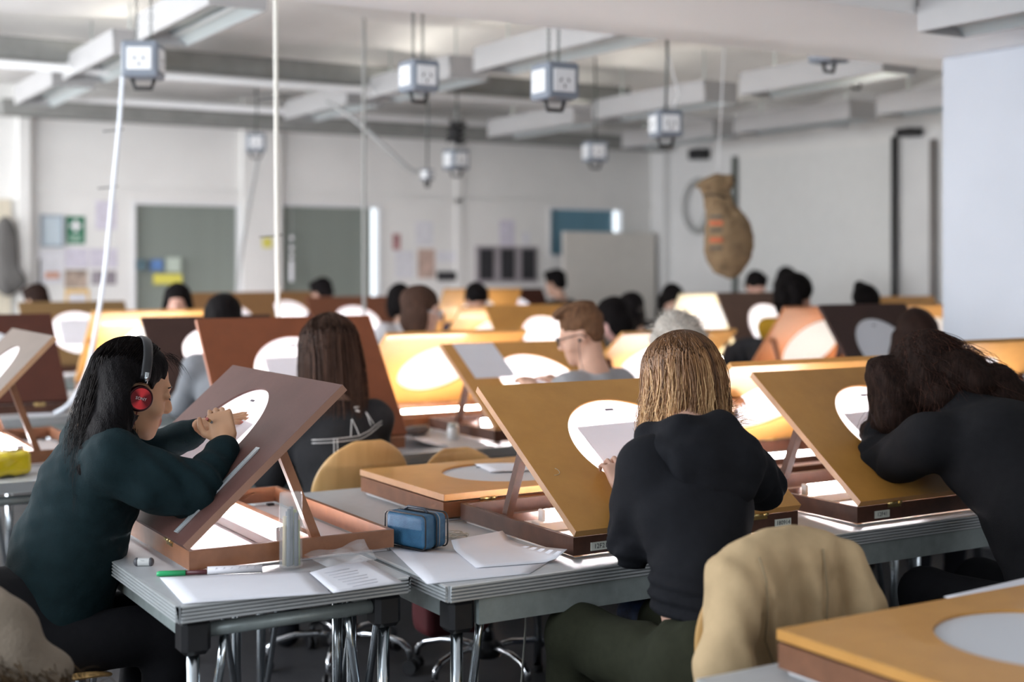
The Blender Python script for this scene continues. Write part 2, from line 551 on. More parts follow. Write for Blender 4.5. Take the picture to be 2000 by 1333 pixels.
# pilaster strips and ledge on the back wall
b = MB(); b.box(4.63, 5.03, YF - .07, YF, 0, ZC)
struct('trim_2', b, M_WALL)
b = MB(); b.box(2.48, 9.78, YF - .03, YF, 2.22, 2.27)
struct('trim_3', b, M_WALL)
b = MB(); b.box(2.50, 2.60, YF - .10, YF, 0, ZC); b.box(7.05, 7.13, YF - .03, YF, 0, ZC)
struct('trim_4', b, M_WALL)
# dark service duct along the top of the back wall, and a second one across the room
M_DUCT = mat('grey duct', (.24, .245, .235), .6, var=.15, vscale=6)
tag(MB().bbox(2.3, 9.7, 12.62, 12.86, 2.88, 3.02, .01).build('cable_duct', M_DUCT), 'dark grey service duct along the top of the back wall', 'duct')
tag(MB().bbox(.6, 7.2, 9.95, 10.15, 2.99, 3.14, .01).build('cable_duct', M_DUCT), 'dark grey service duct crossing above the rows of desks', 'duct')
tag(MB().tube([(.6, 9.9, 2.93), (9.80, 9.9, 2.93)], .03, 10).build('conduit', M_WHITE), 'long white conduit pipe hung below the grey duct', 'pipe')
tag(MB().tube([(2.4, 12.0, 2.98), (9.80, 12.0, 2.98)], .03, 10).build('conduit', M_WHITE), 'white conduit pipe in front of the back wall', 'pipe')

# ---- windows with blinds
M_BLIND = mat('green grey blind slat', (.30, .335, .30), .5, var=.05)
M_BLINDB = mat('blue blind slat', (.17, .34, .44), .5, var=.05)
M_GLASS = mat('window glass', (.32, .40, .40), .08, spec=.6, var=.03)
M_DAY = emit('bright daylight outside', (.86, .93, 1.0), 1.6)
def window(n, x0, x1, z0, z1, mslat, step, slit=None, sl_len=0):
    fr = MB(); t = .035
    fr.box(x0, x1, YF - .015, YF + .06, z0, z0 + t); fr.box(x0, x1, YF - .015, YF + .06, z1 - t, z1)
    fr.box(x0, x0 + t, YF - .015, YF + .06, z0 + t, z1 - t); fr.box(x1 - t, x1, YF - .015, YF + .06, z0 + t, z1 - t)
    o = struct('window_%d' % n, fr, M_WHITE)
    if slit:   # pane that shows the bright outdoors beside the blind
        MB().box(x0 + t, slit, YF + .08, YF + .1, z0 + t, z1 - t).build('pane', M_GLASS, o)
        q = MB().box(slit, x1 - t, YF + .08, YF + .1, z0 + t, z1 - t).build('pane', M_DAY, o)
        q['label'] = 'bright strip of daylight beside the blind'
    else:
        MB().box(x0 + t, x1 - t, YF + .08, YF + .1, z0 + t, z1 - t).build('pane', M_GLASS, o)
    z = z1 - t - step * .5
    xe = (slit or (x1 - t)) - .005
    sm = None
    while z > z0 + t:
        M_ = Matrix.Translation((0, YF + .03, z)) @ Matrix.Rotation(math.radians(62), 4, 'X')
        if sm is None:
            sb = MB().box(x0 + t + .005, xe, -step * .52, step * .52, -.001, .001, Matrix.Rotation(math.radians(62), 4, 'X'))
            sm = sb.mesh('slat'); sm.materials.append(mslat)
        s = bpy.data.objects.new('slat', sm); link(s, o); s.location = (0, YF + .03, z)
        z -= step
    return o
window(1, 3.55, 4.63, .95, 2.16, M_BLIND, .035)
window(2, 5.03, 6.17, .95, 2.18, M_BLIND, .035, slit=6.07)
window(3, 8.24, 9.29, 1.63, 2.22, M_BLINDB, .05, slit=9.17)
# notices stuck on the first window
def sheet(name, label, cat, x0, x1, z0, z1, m, y=None, group=None, th=.004):
    y = YF - .002 if y is None else y
    o = MB().box(x0, x1, y - th, y, z0, z1).build(name, m)
    return tag(o, label, cat, group)
M_PAPW = mat('notice paper', (.74, .74, .78), .7, var=.10, vscale=14)
M_PAPL = mat('lilac notice paper', (.66, .63, .72), .7, var=.14, vscale=20)
M_YEL = mat('yellow notice', (.72, .66, .12), .6, var=.1, vscale=10)
M_BLUE = mat('blue notice', (.10, .20, .42), .6, var=.4, vscale=18)
M_DKG = mat('dark blue green notice', (.08, .14, .17), .6, var=.4, vscale=20)
M_BLK = mat('black panel', (.022, .022, .026), .55)
M_ORG = mat('orange notice', (.80, .52, .16), .6, var=.1)
sheet('notice', 'small dark blue notice on the striped blind at its lower corner', 'notice', 3.58, 3.68, 1.50, 1.60, M_DKG, YF - .02)
sheet('notice', 'bright blue notice stuck on the blind of the wide window', 'notice', 3.72, 3.84, 1.49, 1.60, M_BLUE, YF - .02)
sheet('notice', 'pale green notice stuck on the blind above the yellow one', 'notice', 3.87, 4.02, 1.48, 1.62, mat('pale green notice', (.50, .58, .50), .6, var=.1), YF - .02)
sheet('notice', 'yellow notice stuck on the blind of the window', 'notice', 3.75, 4.03, 1.36, 1.46, M_YEL, YF - .02)
# framed pictures and posters on the wall beside it
t = thing('picture_frame', 'grey framed pale blue sheet beside the green first aid sign', 'picture frame', (2.81, YF, 1.86))
fr = MB(); fr.box(-.105, .105, -.03, 0, -.15, -.13); fr.box(-.105, .105, -.03, 0, .13, .15); fr.box(-.105, -.085, -.03, 0, -.13, .13); fr.box(.085, .105, -.03, 0, -.13, .13)
fr.build('frame', mat('grey frame', (.35, .40, .45), .5), t)
MB().box(-.085, .085, -.012, -.002, -.13, .13).build('panel', mat('pale blue sheet', (.55, .64, .70), .4), t)
t = thing('first_aid_sign', 'green first aid sign with white cross on the back wall', 'sign', (3.025, YF, 1.87))
MB().box(-.085, .085, -.008, 0, -.13, .13).build('plate', mat('sign green', (.015, .17, .09), .5), t)
c = MB(); zc = .04
c.prism([(-.02, -.055), (.02, -.055), (.02, -.02), (.055, -.02), (.055, .02), (.02, .02), (.02, .055), (-.02, .055), (-.02, .02), (-.055, .02), (-.055, -.02), (-.02, -.02)],
        .0085, .0095, Matrix.Translation((0, 0, zc)) @ Matrix.Rotation(math.pi / 2, 4, 'X'))
c.build('cross', M_WHITE, t)
c = MB()
for q in range(4): c.box(-.06, .06 - .015 * (q % 2), -.0095, -.0085, -.055 - q * .018, -.047 - q * .018)
tag(c.build('lettering', mat('sign print', (.55, .7, .6), .5), t), kind='stuff')
for (x0, x1, z0, z1, m, lab) in [
        (2.69, 2.91, 1.37, 1.69, M_PAPW, 'white poster with a dark edge below the framed blue sheet'),
        (2.925, 3.14, 1.52, 1.70, M_PAPL, 'lilac poster below the first aid sign'),
        (3.155, 3.41, 1.52, 1.70, M_PAPL, 'lilac poster to the side of the one below the first aid sign'),
        (2.925, 3.13, 1.33, 1.50, mat('brown poster', (.42, .33, .27), .6, var=.5, vscale=9), 'brown picture poster above the orange framed notice'),
        (3.17, 3.40, 1.36, 1.49, mat('grey photo poster', (.30, .27, .30), .6, var=.5, vscale=12), 'dark grey photo poster below the lilac posters'),
        (2.93, 3.15, 1.13, 1.32, M_ORG, 'orange framed notice lowest on the back wall'),
        (3.21, 3.40, 1.88, 2.15, M_PAPL, 'pale lilac sheet high beside the hanging cord'),
        (4.83, 4.93, 1.72, 1.82, M_YEL, 'small round yellow sign on the pilaster between the two windows')]:
    o = sheet('poster', lab, 'poster', x0, x1, z0, z1, m)
    if 'round' in lab:
        o.location.y = -.07
MB().box(2.955, 3.125, YF - .008, YF - .006, 1.155, 1.28).build('panel', M_PAPW, bpy.data.objects['poster.005'])
MB().box(2.69, 2.71, YF - .008, YF - .006, 1.37, 1.60).build('print', M_BLK, bpy.data.objects['poster'])
MB().box(2.75, 2.88, YF - .008, YF - .006, 1.42, 1.48).build('print', mat('salmon print', (.65, .35, .25), .6, var=.5, vscale=30), bpy.data.objects['poster'])
# second wall bay
for (x0, x1, z0, z1, m, lab) in [
        (6.57, 6.78, 1.76, 2.02, M_PAPW, 'grey white sheet pinned above the bay with three notices'),
        (6.33, 6.55, 1.41, 1.70, M_PAPW, 'white notice in a grey frame beside the brown leaflet'),
        (6.60, 6.80, 1.41, 1.72, mat('brown leaflet', (.50, .36, .30), .6, var=.35, vscale=8), 'brown and white leaflet pinned beside the white notice'),
        (6.30, 6.39, 1.71, 1.88, mat('red leaflet', (.42, .22, .22), .6, var=.4, vscale=14), 'narrow dull red leaflet beside the window'),
        (6.83, 7.05, 1.58, 1.70, M_PAPW, 'small pale sheet above the little black panel'),
        (7.61, 7.80, 1.76, 2.05, M_PAPL, 'lilac sheet hung above the three black panels'),
        (7.90, 8.00, 1.78, 1.92, M_PAPW, 'small pale sheet above the last of the three black panels')]:
    sheet('leaflet', lab, 'leaflet', x0, x1, z0, z1, m)
sheet('wall_panel', 'small black panel below the pale sheet on the back wall', 'panel', 6.83, 7.05, 1.38, 1.48, M_BLK, th=.03)
t = thing('display_board', 'grey display board with three black panels on the back wall', 'board', (7.70, YF, 1.56))
MB().box(-.40, .40, -.02, 0, -.21, .20).build('backing', mat('mauve grey board', (.36, .33, .35), .6), t)
for q in (-.27, .0, .27): MB().box(q - .085, q + .085, -.035, -.0205, -.17, .17).build('panel', M_BLK, t)
t = thing('whiteboard', 'tall cream whiteboard standing before the blue window', 'whiteboard', (9.0, YF - .16, 0))
MB().bbox(-.66, .62, -.02, .02, .55, 1.93, .006).build('panel', mat('cream board', (.70, .67, .62), .5, var=.03), t)
for q in (-.6, .56):
    MB().tube([(q, .03, 0), (q, .03, 1.8)], .015, 8).build('leg', M_STEEL, t)
    MB().tube([(q, -.09, .015), (q, .12, .015)], .015, 8).build('foot', M_STEEL, t)
# door at the edge of the picture with a grey coat hung on it
d = struct('door_1', MB().bbox(1.55, 2.44, YF - .05, YF + .01, .005, 2.14, .004), mat('cream door', (.68, .62, .50), .5))
MB().tube([(2.38, YF - .06, 1.0), (2.38, YF - .11, 1.0), (2.28, YF - .11, 1.0)], .01, 8).build('door_handle', M_STEEL, d)
pr = [elli((2.38, 12.86, 1.62), (.12, .06, .34)), elli((2.36, 12.86, 1.86), (.06, .05, .10)), elli((2.42, 12.86, 1.40), (.13, .06, .12))]
tag(obj('coat', sdf_mesh('coat', pr, .018, .05, disp=lambda P: .012 * wob(P * [1, 1, .25], 55, 3)), mat('grey coat cloth', (.14, .135, .13), .9, bump=.2)),
    'dark grey coat hanging on the cream door', 'coat')

# ---- right wall: pipes, speaker, clock ring, pale projection screen panels
M_PIPEG = mat('grey green pipe', (.16, .18, .165), .5)
tag(MB().tube([(XR - .04, 11.56, 0), (XR - .04, 11.56, 2.74)], .035, 10).build('wall_pipe', M_PIPEG), 'grey green pipe running down the wall behind the sack', 'pipe')
tag(MB().tube([(XR - .06, 9.22, 0), (XR - .06, 9.22, 2.76)], .03, 10).build('wall_pipe', M_BLACK), 'tall black pole against the wall near the pillar', 'pole')
tag(MB().tube([(XR - .05, 8.76, 0), (XR - .05, 8.76, 2.7)], .03, 10).build('wall_pipe', mat('brown grey pipe', (.25, .23, .22), .5)), 'brown grey pipe just beside the white pillar', 'pipe')
tag(MB().bbox(XR - .2, XR - .02, 12.0, 12.18, 2.74, 2.86, .01).build('wall_speaker', M_BLACK), 'small black speaker fixed high on the side wall', 'speaker')
tag(MB().bbox(XR - .2, XR - .02, 8.9, 9.08, 2.74, 2.82, .01).build('wall_speaker', M_BLACK), 'small black speaker high on the wall near the pillar', 'speaker')
t = thing('wall_hose', 'pale coiled hose ring hung on the wall behind the sack', 'hose', (XR - .05, 12.2, 2.22))
for q in range(3):
    rr = .25 - .02 * q
    MB().tube([(-.02 * q, rr * math.cos(a), 1.25 * rr * math.sin(a)) for a in np.linspace(0, 2 * math.pi, 28, endpoint=False)], .012, 6, closed=True).build('coil', mat('pale hose', (.50, .51, .50), .5), t)
b = MB(); b.box(XR - .03, XR, 9.25, 11.5, 2.70, 2.80)
struct('trim_5', b, M_WALL)
b = MB(); b.box(XR - .02, XR, 9.3, 11.5, .9, 2.70)
struct('trim_6', b, mat('pale side panel', (.76, .765, .75), .6, var=.02))
b = MB(); b.box(XR - .10, XR, 12.75, 13.0, 0, ZC)
struct('trim_7', b, M_WALLG)

# ------------------------------------------------------------------ ceiling lights, hung in rows, switched off
M_LBOX = mat('light fitting enamel', (.44, .44, .445), .5, var=.03)
M_LREF = mat('light fitting reflector', (.55, .62, .64), .3, metal=.25)
M_TUBEOFF = mat('unlit tube', (.75, .78, .78), .3)
M_UP = emit('uplight tube', (1.0, .94, .84), 10.0)
def ceiling_light(label, x, y, z, length, group='strip lights that shine up at the ceiling', wdt=.32, rods=True):
    t = thing('ceiling_light', label, 'ceiling light', (x, y, z), 0, group)
    h = .115; w2 = wdt / 2; b = MB()
    b.box(-w2, w2, 0, length, h - .012, h)
    b.box(-w2, -w2 + .012, 0, length, 0, h - .012); b.box(w2 - .012, w2, 0, length, 0, h - .012)
    b.box(-w2 + .012, w2 - .012, 0, .012, 0, h - .012); b.box(-w2 + .012, w2 - .012, length - .012, length, 0, h - .012)
    for q in (-w2, w2 - .008): b.box(q, q + .008, 0, length, h, h + .05)
    for q in (0, length - .008): b.box(-w2, w2, q, q + .008, h, h + .05)
    b.build('housing', M_LBOX, t)
    r = MB()
    r.add([(-w2 + .013, .013, .004), (-w2 + .013, length - .013, .004), (-.03, length - .013, .085), (-.03, .013, .085)], [(0, 1, 2, 3)])
    r.add([(w2 - .013, .013, .004), (w2 - .013, length - .013, .004), (.03, length - .013, .085), (.03, .013, .085)], [(3, 2, 1, 0)])
    r.add([(-.03, .013, .085), (-.03, length - .013, .085), (.03, length - .013, .085), (.03, .013, .085)], [(0, 1, 2, 3)])
    r.build('reflector', M_LREF, t)
    for q in (-.06, .06):
        MB().tube([(q, .03, .05), (q, length - .03, .05)], .013, 8).build('tube', M_TUBEOFF, t)
    MB().tube([(0, .06, h + .016), (0, length - .06, h + .016)], .013, 8).build('uplight_tube', M_UP, t)
    for q in (.04, length - .06): MB().box(-.02, .02, q, q + .02, h, h + .035).build('lamp_holder', M_LBOX, t)
    if rods:
        for q in (.2, length - .2):
            MB().tube([(0, q, h), (0, q, ZC - z + .04)], .006, 6).build('hanger', M_STEEL, t)
    return t
words = ['first', 'second', 'third', 'fourth']
LROWS = [(2.43, [(6.86, 1.36), (8.75, 1.4), (10.5, 1.4)], 'over the headphone girl\'s side'),
         (4.78, [(6.5, 1.75), (8.6, 1.5), (10.4, 1.4)], 'above the middle desks'),
         (6.70, [(6.3, 1.4), (8.1, 1.5), (9.9, 1.5)], 'between the middle desks and the side wall'),
         (8.5, [(6.6, 1.5), (8.4, 1.5), (10.2, 1.5)], 'next to the side wall')]
for (lx, segs, where) in LROWS:
    for k, (ly, ll) in enumerate(segs):
        ceiling_light('strip light %s, %s one from the soffit' % (where, words[k]), lx, ly, 2.88 - (.1 if lx > 6 else 0), ll)
ceiling_light('pale strip light box fixed by the pillar under the soffit', 4.97, 2.9, 2.60, 1.52, wdt=.31)

# ------------------------------------------------------------------ hanging power boxes
M_PBOX = mat('blue grey box', (.20, .23, .275), .5, var=.05)
M_SOCK = mat('socket plate', (.80, .82, .84), .35)
M_CHAIN = mat('dark chain', (.10, .115, .11), .45, metal=.6)
def link_mesh(r=.012, w=.0025):
    pts = []
    for a in np.linspace(0, 2 * math.pi, 14, endpoint=False):
        pts.append((r * .6 * math.cos(a), 0, r * math.sin(a) * 1.5))
    m = MB().tube(pts, w, 5, closed=True).mesh('chain_link'); m.materials.append(M_CHAIN)
    return m
LINK = None
def power_box(label, x, y, z, s=.185, rz=.0, top=None, cord=False, links=True, sock=3):
    global LINK
    top = ZC - .03 if top is None else top
    t = thing('power_box', label, 'power box', (x, y, z), rz, 'power boxes hung from the ceiling')
    h = s / 2
    bd = MB().bbox(-h, h, -h, h, -h, h, .012).build('housing', M_PBOX, t)
    for q in range(4):
        a = q * math.pi / 2
        Mx = Matrix.Rotation(a, 4, 'Z')
        pl = MB().bbox(-h * .68, h * .68, -h - .006, -h + .002, -h * .62, h * .62, .003, Mx).build('socket_plate', M_SOCK, t)
        holes = MB()
        for (hx, hz, rot) in ((-.022, .0, .5), (.022, .0, -.5), (0, -.03, 0)):
            holes.box(-.004, .004, -h - .0075, -h - .0055, -.010, .010, Mx @ Matrix.Translation((hx, 0, hz)) @ Matrix.Rotation(rot, 4, 'Y'))
        holes.build('socket_slots', M_BLACK, pl)
    hb = MB(); w2 = h * .62
    hb.tube([(-w2, 0, -h), (-w2 * .72, 0, -h - .05), (w2 * .72, 0, -h - .05), (w2, 0, -h)], .011, 8)
    hb.build('handle', M_BLACK, t)
    n = int((top - z - h) / .030)
    if links:
        if LINK is None: LINK = link_mesh()
        for (ox, oy) in ((-.035, .0), (.035, .02)):
            for q in range(n):
                l = bpy.data.objects.new('chain_link', LINK); link(l, t)
                l.location = (ox, oy, h + .017 + q * .030); l.rotation_euler = (0, 0, (q % 2) * math.pi / 2 + .4)
    else:
        MB().tube([(0, 0, h), (.01, 0, (top - z) * .5), (0, 0, top - z)], .008, 6).build('hanger', M_CHAIN, t)
    if cord:
        pts = [(h * .6, .02, h), (h * .6 + .05, .03, h + .10), (h * .3, .02, h + .35), (h * .5, .02, top - z)]
        MB().tube(pts, .006, 6).build('cord', M_WHITE, t)
    return t
power_box('power box beside the near strip light, above the headphone girl', 1.965, 6.98, 2.58, .185, -.50)
power_box('power box on three long chains near the middle of the ceiling', 3.27, 6.43, 2.525, .165, .05)
power_box('large power box on a knotted chain below the soffit', 3.725, 5.81, 2.455, .185, -.02)
power_box('power box half hidden behind the soffit near the pillar', 5.575, 5.78, 2.78, .175, .15)
power_box('power box with a white cord above the grey shirted man', 5.06, 6.64, 2.39, .165, -.25, cord=True, links=False)
power_box('blurred power box in front of the back wall over the black hair', 6.22, 9.10, 2.455, .165, -.2, links=False)
power_box('blurred power box with dark tangle of cable above it', 5.26, 9.68, 2.39, .165, .05, links=False)
power_box('small blurred power box hung beside the cable tangle', 5.06, 9.80, 2.27, .09, .5, links=False)
power_box('blurred power box between the two windows', 4.22, 11.46, 2.62, .165, -.3, links=False)
power_box('power box with only its black handle showing above the sack', 6.96, 6.95, 2.90, .155, .05, links=False)
# tangle of dark cable over one of them
b = MB()
for q in range(9):
    a0 = random.uniform(0, 6.28)
    b.tube([(5.26 + .07 * math.cos(a0 + t_ * 2.2) + random.uniform(-.02, .02), 9.68 + .07 * math.sin(a0 + t_ * 2.2), 2.53 + .13 * t_ / 3 + random.uniform(-.02, .02)) for t_ in range(5)], .009, 6)
tag(b.build('cable_coil', M_BLACK), 'dark tangle of coiled cable above a blurred power box', 'cable')

# long cords that drop to the desks, with cable ties
def cord(label, pts, r, m, ties=()):
    t = thing('hanging_cable', label, 'cord', pts[0])
    p0 = Vector(pts[0])
    P = [Vector(p) - p0 for p in pts]
    # smooth the polyline
    for _ in range(2):
        Q = [P[0]]
        for a, c_ in zip(P, P[1:]): Q += [a * .75 + c_ * .25, a * .25 + c_ * .75]
        P = Q + [P[-1]]
    MB().tube(P, r, 8).build('cable', m, t)
    for tz in ties:
        q = min(P, key=lambda v: abs(v.z + p0.z - tz))
        MB().tube([q + Vector((-.07, .04, -.008)), q + Vector((.01, 0, 0)), q + Vector((.02, -.01, .004))], .003, 5).build('cable_tie', M_BLACK, t)
    return t
M_CORD = mat('white cord', (.72, .76, .82), .5)
M_CORDC = mat('cream cord', (.75, .73, .66), .5)
cord('bluish white cord hanging from the power box down past the first aid sign', [(1.875, 7.035, 2.50), (1.87, 7.04, 2.40), (1.857, 7.045, 2.208), (1.83, 7.06, 1.9), (1.796, 7.082, 1.472), (1.758, 7.105, 1.208), (1.72, 7.14, .96), (1.66, 7.25, .80), (1.60, 7.32, .755)], .012, M_CORD, (2.24, 1.9))
cord('straight cream cord hanging down between the two windows', [(2.257, 5.874, 3.2), (2.257, 5.874, 2.711), (2.261, 5.872, 2.035), (2.264, 5.87, 1.6), (2.268, 5.869, 1.29), (2.28, 5.9, .95), (2.30, 5.95, .775)], .011, M_CORDC, (2.35, 1.7))
cord('blurred grey cord slanting down from the box between the windows', [(4.22, 11.42, 2.475), (4.18, 11.40, 2.3), (4.05, 11.3, 1.8), (3.95, 11.2, 1.3), (3.9, 11.1, .80)], .018, mat('grey cord', (.42, .43, .43), .5))
cord('blurred grey hose looping to the box with the cable tangle', [(4.35, 10.2, 2.86), (4.50, 10.0, 2.72), (4.75, 9.85, 2.45), (4.92, 9.83, 2.30), (5.0, 9.82, 2.29)], .018, mat('grey cord', (.42, .43, .43), .5))
cord('thin grey cord in front of the second window', [(3.95, 8.6, 3.27), (3.95, 8.6, 2.0), (3.95, 8.6, 1.2), (3.96, 8.6, .80)], .013, mat('dim grey cord', (.30, .31, .30), .5))
# bare white loops on a blind: the bead chain
t = thing('bead_chain', 'bright white bead chain hanging in front of the second window', 'blind chain', (5.13, 12.9, 0))
bm_ = MB().lathe([(.0005, -.022), (.016, -.016), (.022, 0), (.016, .016), (.0005, .022)], 10).mesh('bead'); bm_.materials.append(mat('white bead', (.9, .9, .94), .3))
for k, z in enumerate([1.82, 1.72, 1.64] + [1.575 - .022 * i for i in range(9)]):
    o = bpy.data.objects.new('bead', bm_); link(o, t); o.location = (0, 0, z)
MB().tube([(0, 0, 1.4), (0, 0, 2.2)], .002, 5).build('cord', M_WHITE, t)

# ------------------------------------------------------------------ burlap sack hung on a thin cord
t = thing('burlap_sack', 'brown burlap sack with faded print hanging on a cord', 'sack', (5.578, 6.685, 0), -YAW)
pr = [elli((.012, 0, 1.665), (.155, .125, .205), rotm(0, math.radians(6), 0)), cap((.035, 0, 1.50), (.025, 0, 1.58), .040, .10), cap((-.01, 0, 1.80), (-.055, 0, 1.93), .125, .080), cap((-.055, 0, 1.93), (-.075, 0, 2.03), .075, .070),
      elli((-.085, -.01, 2.060), (.125, .085, .026), rotm(0, math.radians(-14), 0)), elli((-.050, 0, 2.035), (.095, .07, .035), rotm(0, math.radians(-14), 0)),
      cap((.010, -.10, 1.86), (-.015, -.085, 1.99), .016, .014, op='s', k=.02), cap((-.13, -.05, 1.93), (-.05, -.10, 1.955), .012, .012, op='s', k=.02), cap((-.10, -.08, 1.86), (-.06, -.11, 1.97), .009, .009, op='s', k=.015)]
M_SACK = mat('burlap', (.30, .205, .11), .95, var=.22, vscale=14, bump=.6, bscale=260, col2=(.19, .125, .07))
sk = obj('sack_body', sdf_mesh('sack_body', pr, .008, .05, disp=lambda P: .006 * wob(P * [1, 1, .3], 60, 5) + .004 * wob(P, 110, 6)), M_SACK, t)
ties = MB()
ties.tube([(-.062 + .080 * math.cos(a), .080 * math.sin(a), 1.965 + .012 * math.sin(2 * a)) for a in np.linspace(0, 6.283, 20, endpoint=False)], .010, 6, closed=True).build('tie', mat('dark twine', (.07, .05, .03), .9), t)
MB().tube([(-.06, 0, 2.05), (-.0, 0, ZC)], .005, 6).build('cord', M_WHITE, t)
sv = np.empty(len(sk.data.vertices) * 3, np.float32); sk.data.vertices.foreach_get('co', sv); sv = sv.reshape(-1, 3)
def sack_print(z, w_, h_, m, x0):
    # printed patch lying on the near face of the sack
    pts = []
    for i in range(4):
        row = []
        for j in range(7):
            x, zz = x0 + w_ * (j / 6 - .5), z + h_ * (i / 3 - .5)
            d = np.hypot(sv[:, 0] - x, sv[:, 2] - zz); nr = sv[d < .014]
            row.append((x, (nr[:, 1].min() if len(nr) else -.1) - .003, zz))
        pts.append(row)
    return MB().grid(pts)
M_RED = mat('faded red print', (.48, .13, .06), .9, var=.35, vscale=60)
M_INK = mat('faded black print', (.12, .10, .08), .9, var=.35, vscale=60)
for (z, h_, m) in ((1.835, .022, M_INK), (1.795, .030, M_RED), (1.75, .018, M_INK), (1.69, .030, M_RED), (1.64, .018, M_INK)):
    sack_print(z, .075, h_, m, -.085).build('print', m, t)

# ================================================================== TABLES
TZ = .74
M_LAM = mat('grey laminate', (.47, .485, .50), .38, var=.04, vscale=30, spec=.5)
M_NAVY = mat('dark blue grey edge', (.05, .065, .09), .45)
def rib_profile(n=5, h=.042, d=.008):
    """outline (depth, z) of a ribbed aluminium edge, z downward from 0"""
    pts = [(0, 0)]
    st = h / n
    for i in range(n):
        z0 = -i * st
        pts += [(d, z0 - st * .10), (d, z0 - st * .58), (-d * .1, z0 - st * .66), (-d * .1, z0 - st * .97)]
    pts += [(0, -h)]
    return pts
def extrude_profile(prof, x0, x1, M):
    n = len(prof)
    vs = [M @ Vector((x0, -a, z)) for a, z in prof] + [M @ Vector((x1, -a, z)) for a, z in prof]
    fs = [(i, i + 1, n + i + 1, n + i) for i in range(n - 1)]
    fs += [tuple(range(n))[::-1], tuple(range(n, 2 * n))]
    b = MB(); b.add(vs, fs); return b
TABLE_PROTO = {}
def make_table(w_, d_, legs=True):
    key = (round(w_, 3), round(d_, 3))
    t = thing('folding_table', 'x', 'table')
    MB().box(.009, w_ - .009, .009, d_ - .009, TZ - .040, TZ).build('tabletop', M_LAM, t)
    prof = rib_profile()
    for (l, M_) in ((w_, Matrix.Translation((0, .0085, TZ))), (w_, Matrix.Translation((w_, d_ - .0085, TZ)) @ Matrix.Rotation(math.pi, 4, 'Z')),
                    (d_, Matrix.Translation((.0085, d_, TZ)) @ Matrix.Rotation(-math.pi / 2, 4, 'Z')), (d_, Matrix.Translation((w_ - .0085, 0, TZ)) @ Matrix.Rotation(math.pi / 2, 4, 'Z'))):
        extrude_profile(prof, .012, l - .012, M_).build('edge_strip', M_ALU, t)
    i0 = .055
    for (x, y) in ((0, 0), (1, 0), (0, 1), (1, 1)):
        cx, cy = (i0 if not x else w_ - i0), (i0 if not y else d_ - i0)
        MB().bbox(cx - .035, cx + .035, cy - .035, cy + .035, TZ - .125, TZ - .041, .012).build('corner_block', M_BLACK, t)
        MB().tube([(cx, cy, .02), (cx, cy, TZ - .10)], .0155, 10).build('leg', M_CHROME, t)
        MB().lathe([(.018, 0), (.02, .012), (.018, .025)], 10, (cx, cy, 0)).build('foot', M_BLACK, t)
    for y in (.022, d_ - .022):
        if w_ < .7: MB().tube([(i0 + .036, i0 if y < .1 else d_ - i0, TZ - .075), (w_ - i0 - .036, i0 if y < .1 else d_ - i0, TZ - .075)], .017, 10).build('rail', M_STEEL, t)
        else: MB().box(i0 + .038, w_ - i0 - .038, y - .012, y + .012, TZ - .105, TZ - .043).build('rail', M_STEEL, t)
    for x in (i0, w_ - i0):
        MB().box(x - .012, x + .012, i0 + .036, d_ - i0 - .036, TZ - .10, TZ - .055).build('rail', M_STEEL, t)
        s = 1 if x < w_ / 2 else -1
        for y in (i0 + .03, d_ - i0 - .03):
            MB().tube([(x + s * .09, y, TZ - .07), (x + s * .075, y, TZ - .18), (x + s * .005, y, .10)], .011, 8).build('brace', M_CHROME, t)
    return t
def table(label, x, y, w_, d_, group='grey folding tables in rows'):
    key = (round(w_, 3), round(d_, 3))
    if key not in TABLE_PROTO:
        t = TABLE_PROTO[key] = make_table(w_, d_)
    else:
        t = copy_tree(TABLE_PROTO[key])
    t.location = (x, y, 0)
    return tag(t, label, 'table', group)

table('grey table end carrying the headphone girl\'s light desk', .935, 3.05, .60, 1.20)
table('grey table with the white paper, in front of the blonde girl', 1.555, 2.905, 1.20, .74)
table('grey table where the curly haired girl leans', 2.76, 2.905, 1.20, .74)
table('grey table with the closed desk behind the pencil case', 1.56, 3.65, 1.20, .74)
table('grey table behind the blonde girl\'s desk with the lit underside', 2.765, 3.65, 1.20, .74)
table('grey table holding the bright desk by the pillar', 3.97, 3.65, 1.20, .74)
table('blurred table with the closed desk in the near corner', 1.60, 1.28, 1.20, .74)
ROW2 = 5.08
table('table end with the yellow pouch', .64, 5.14, .60, 1.24)
table('table of the denim jacket girl', 1.57, ROW2, 1.20, .74)
table('table of the man in the grey shirt', 2.775, ROW2, 1.20, .74)
table('table strewn with papers in front of the orange lit desk', 3.98, ROW2, 1.20, .74)
table('table under the dark brown desk with the unlit disc', 5.185, ROW2, 1.20, .74) if False else table('table under the dark brown desk with the unlit disc', 5.185, ROW2 + .22, .74, .52)
for k, x in enumerate((1.57, 2.775, 3.98, 5.185)):
    if x < 5: table(['table facing the denim jacket girl', 'table facing the grey shirted man', 'table under the desk behind the grey shirted man'][k], x, ROW2 + .745, 1.20, .74)
table('table under the orange lit desk', 5.185, ROW2 + .745, 1.20, .74)
table('table of the lit desk half hidden by the pillar', 6.39, ROW2 + .745, 1.20, .74)
ROW3 = 7.33
for k, (x, lab) in enumerate(((.62, 'pale blue edged table under the dark red board'), (1.825, 'table of the person in the grey hoodie'), (4.235, 'table under the golden board behind the grey shirted man'), (6.645, 'table of the girl with curly hair and mustard sleeve'))):
    table(lab, x, ROW3, 1.20, .74)
for k, (x, lab) in enumerate(((1.825, 'table under the wide bright yellow underside'), (4.235, 'table of the man bent behind the small bright lampshade shape'), (6.645, 'table under the brightest cream underside'), )):
    table(lab, x, ROW3 + .745, 1.20, .74)
table('far table along the side wall', 7.85, ROW3, 1.20, .74)
ROW4 = 10.08
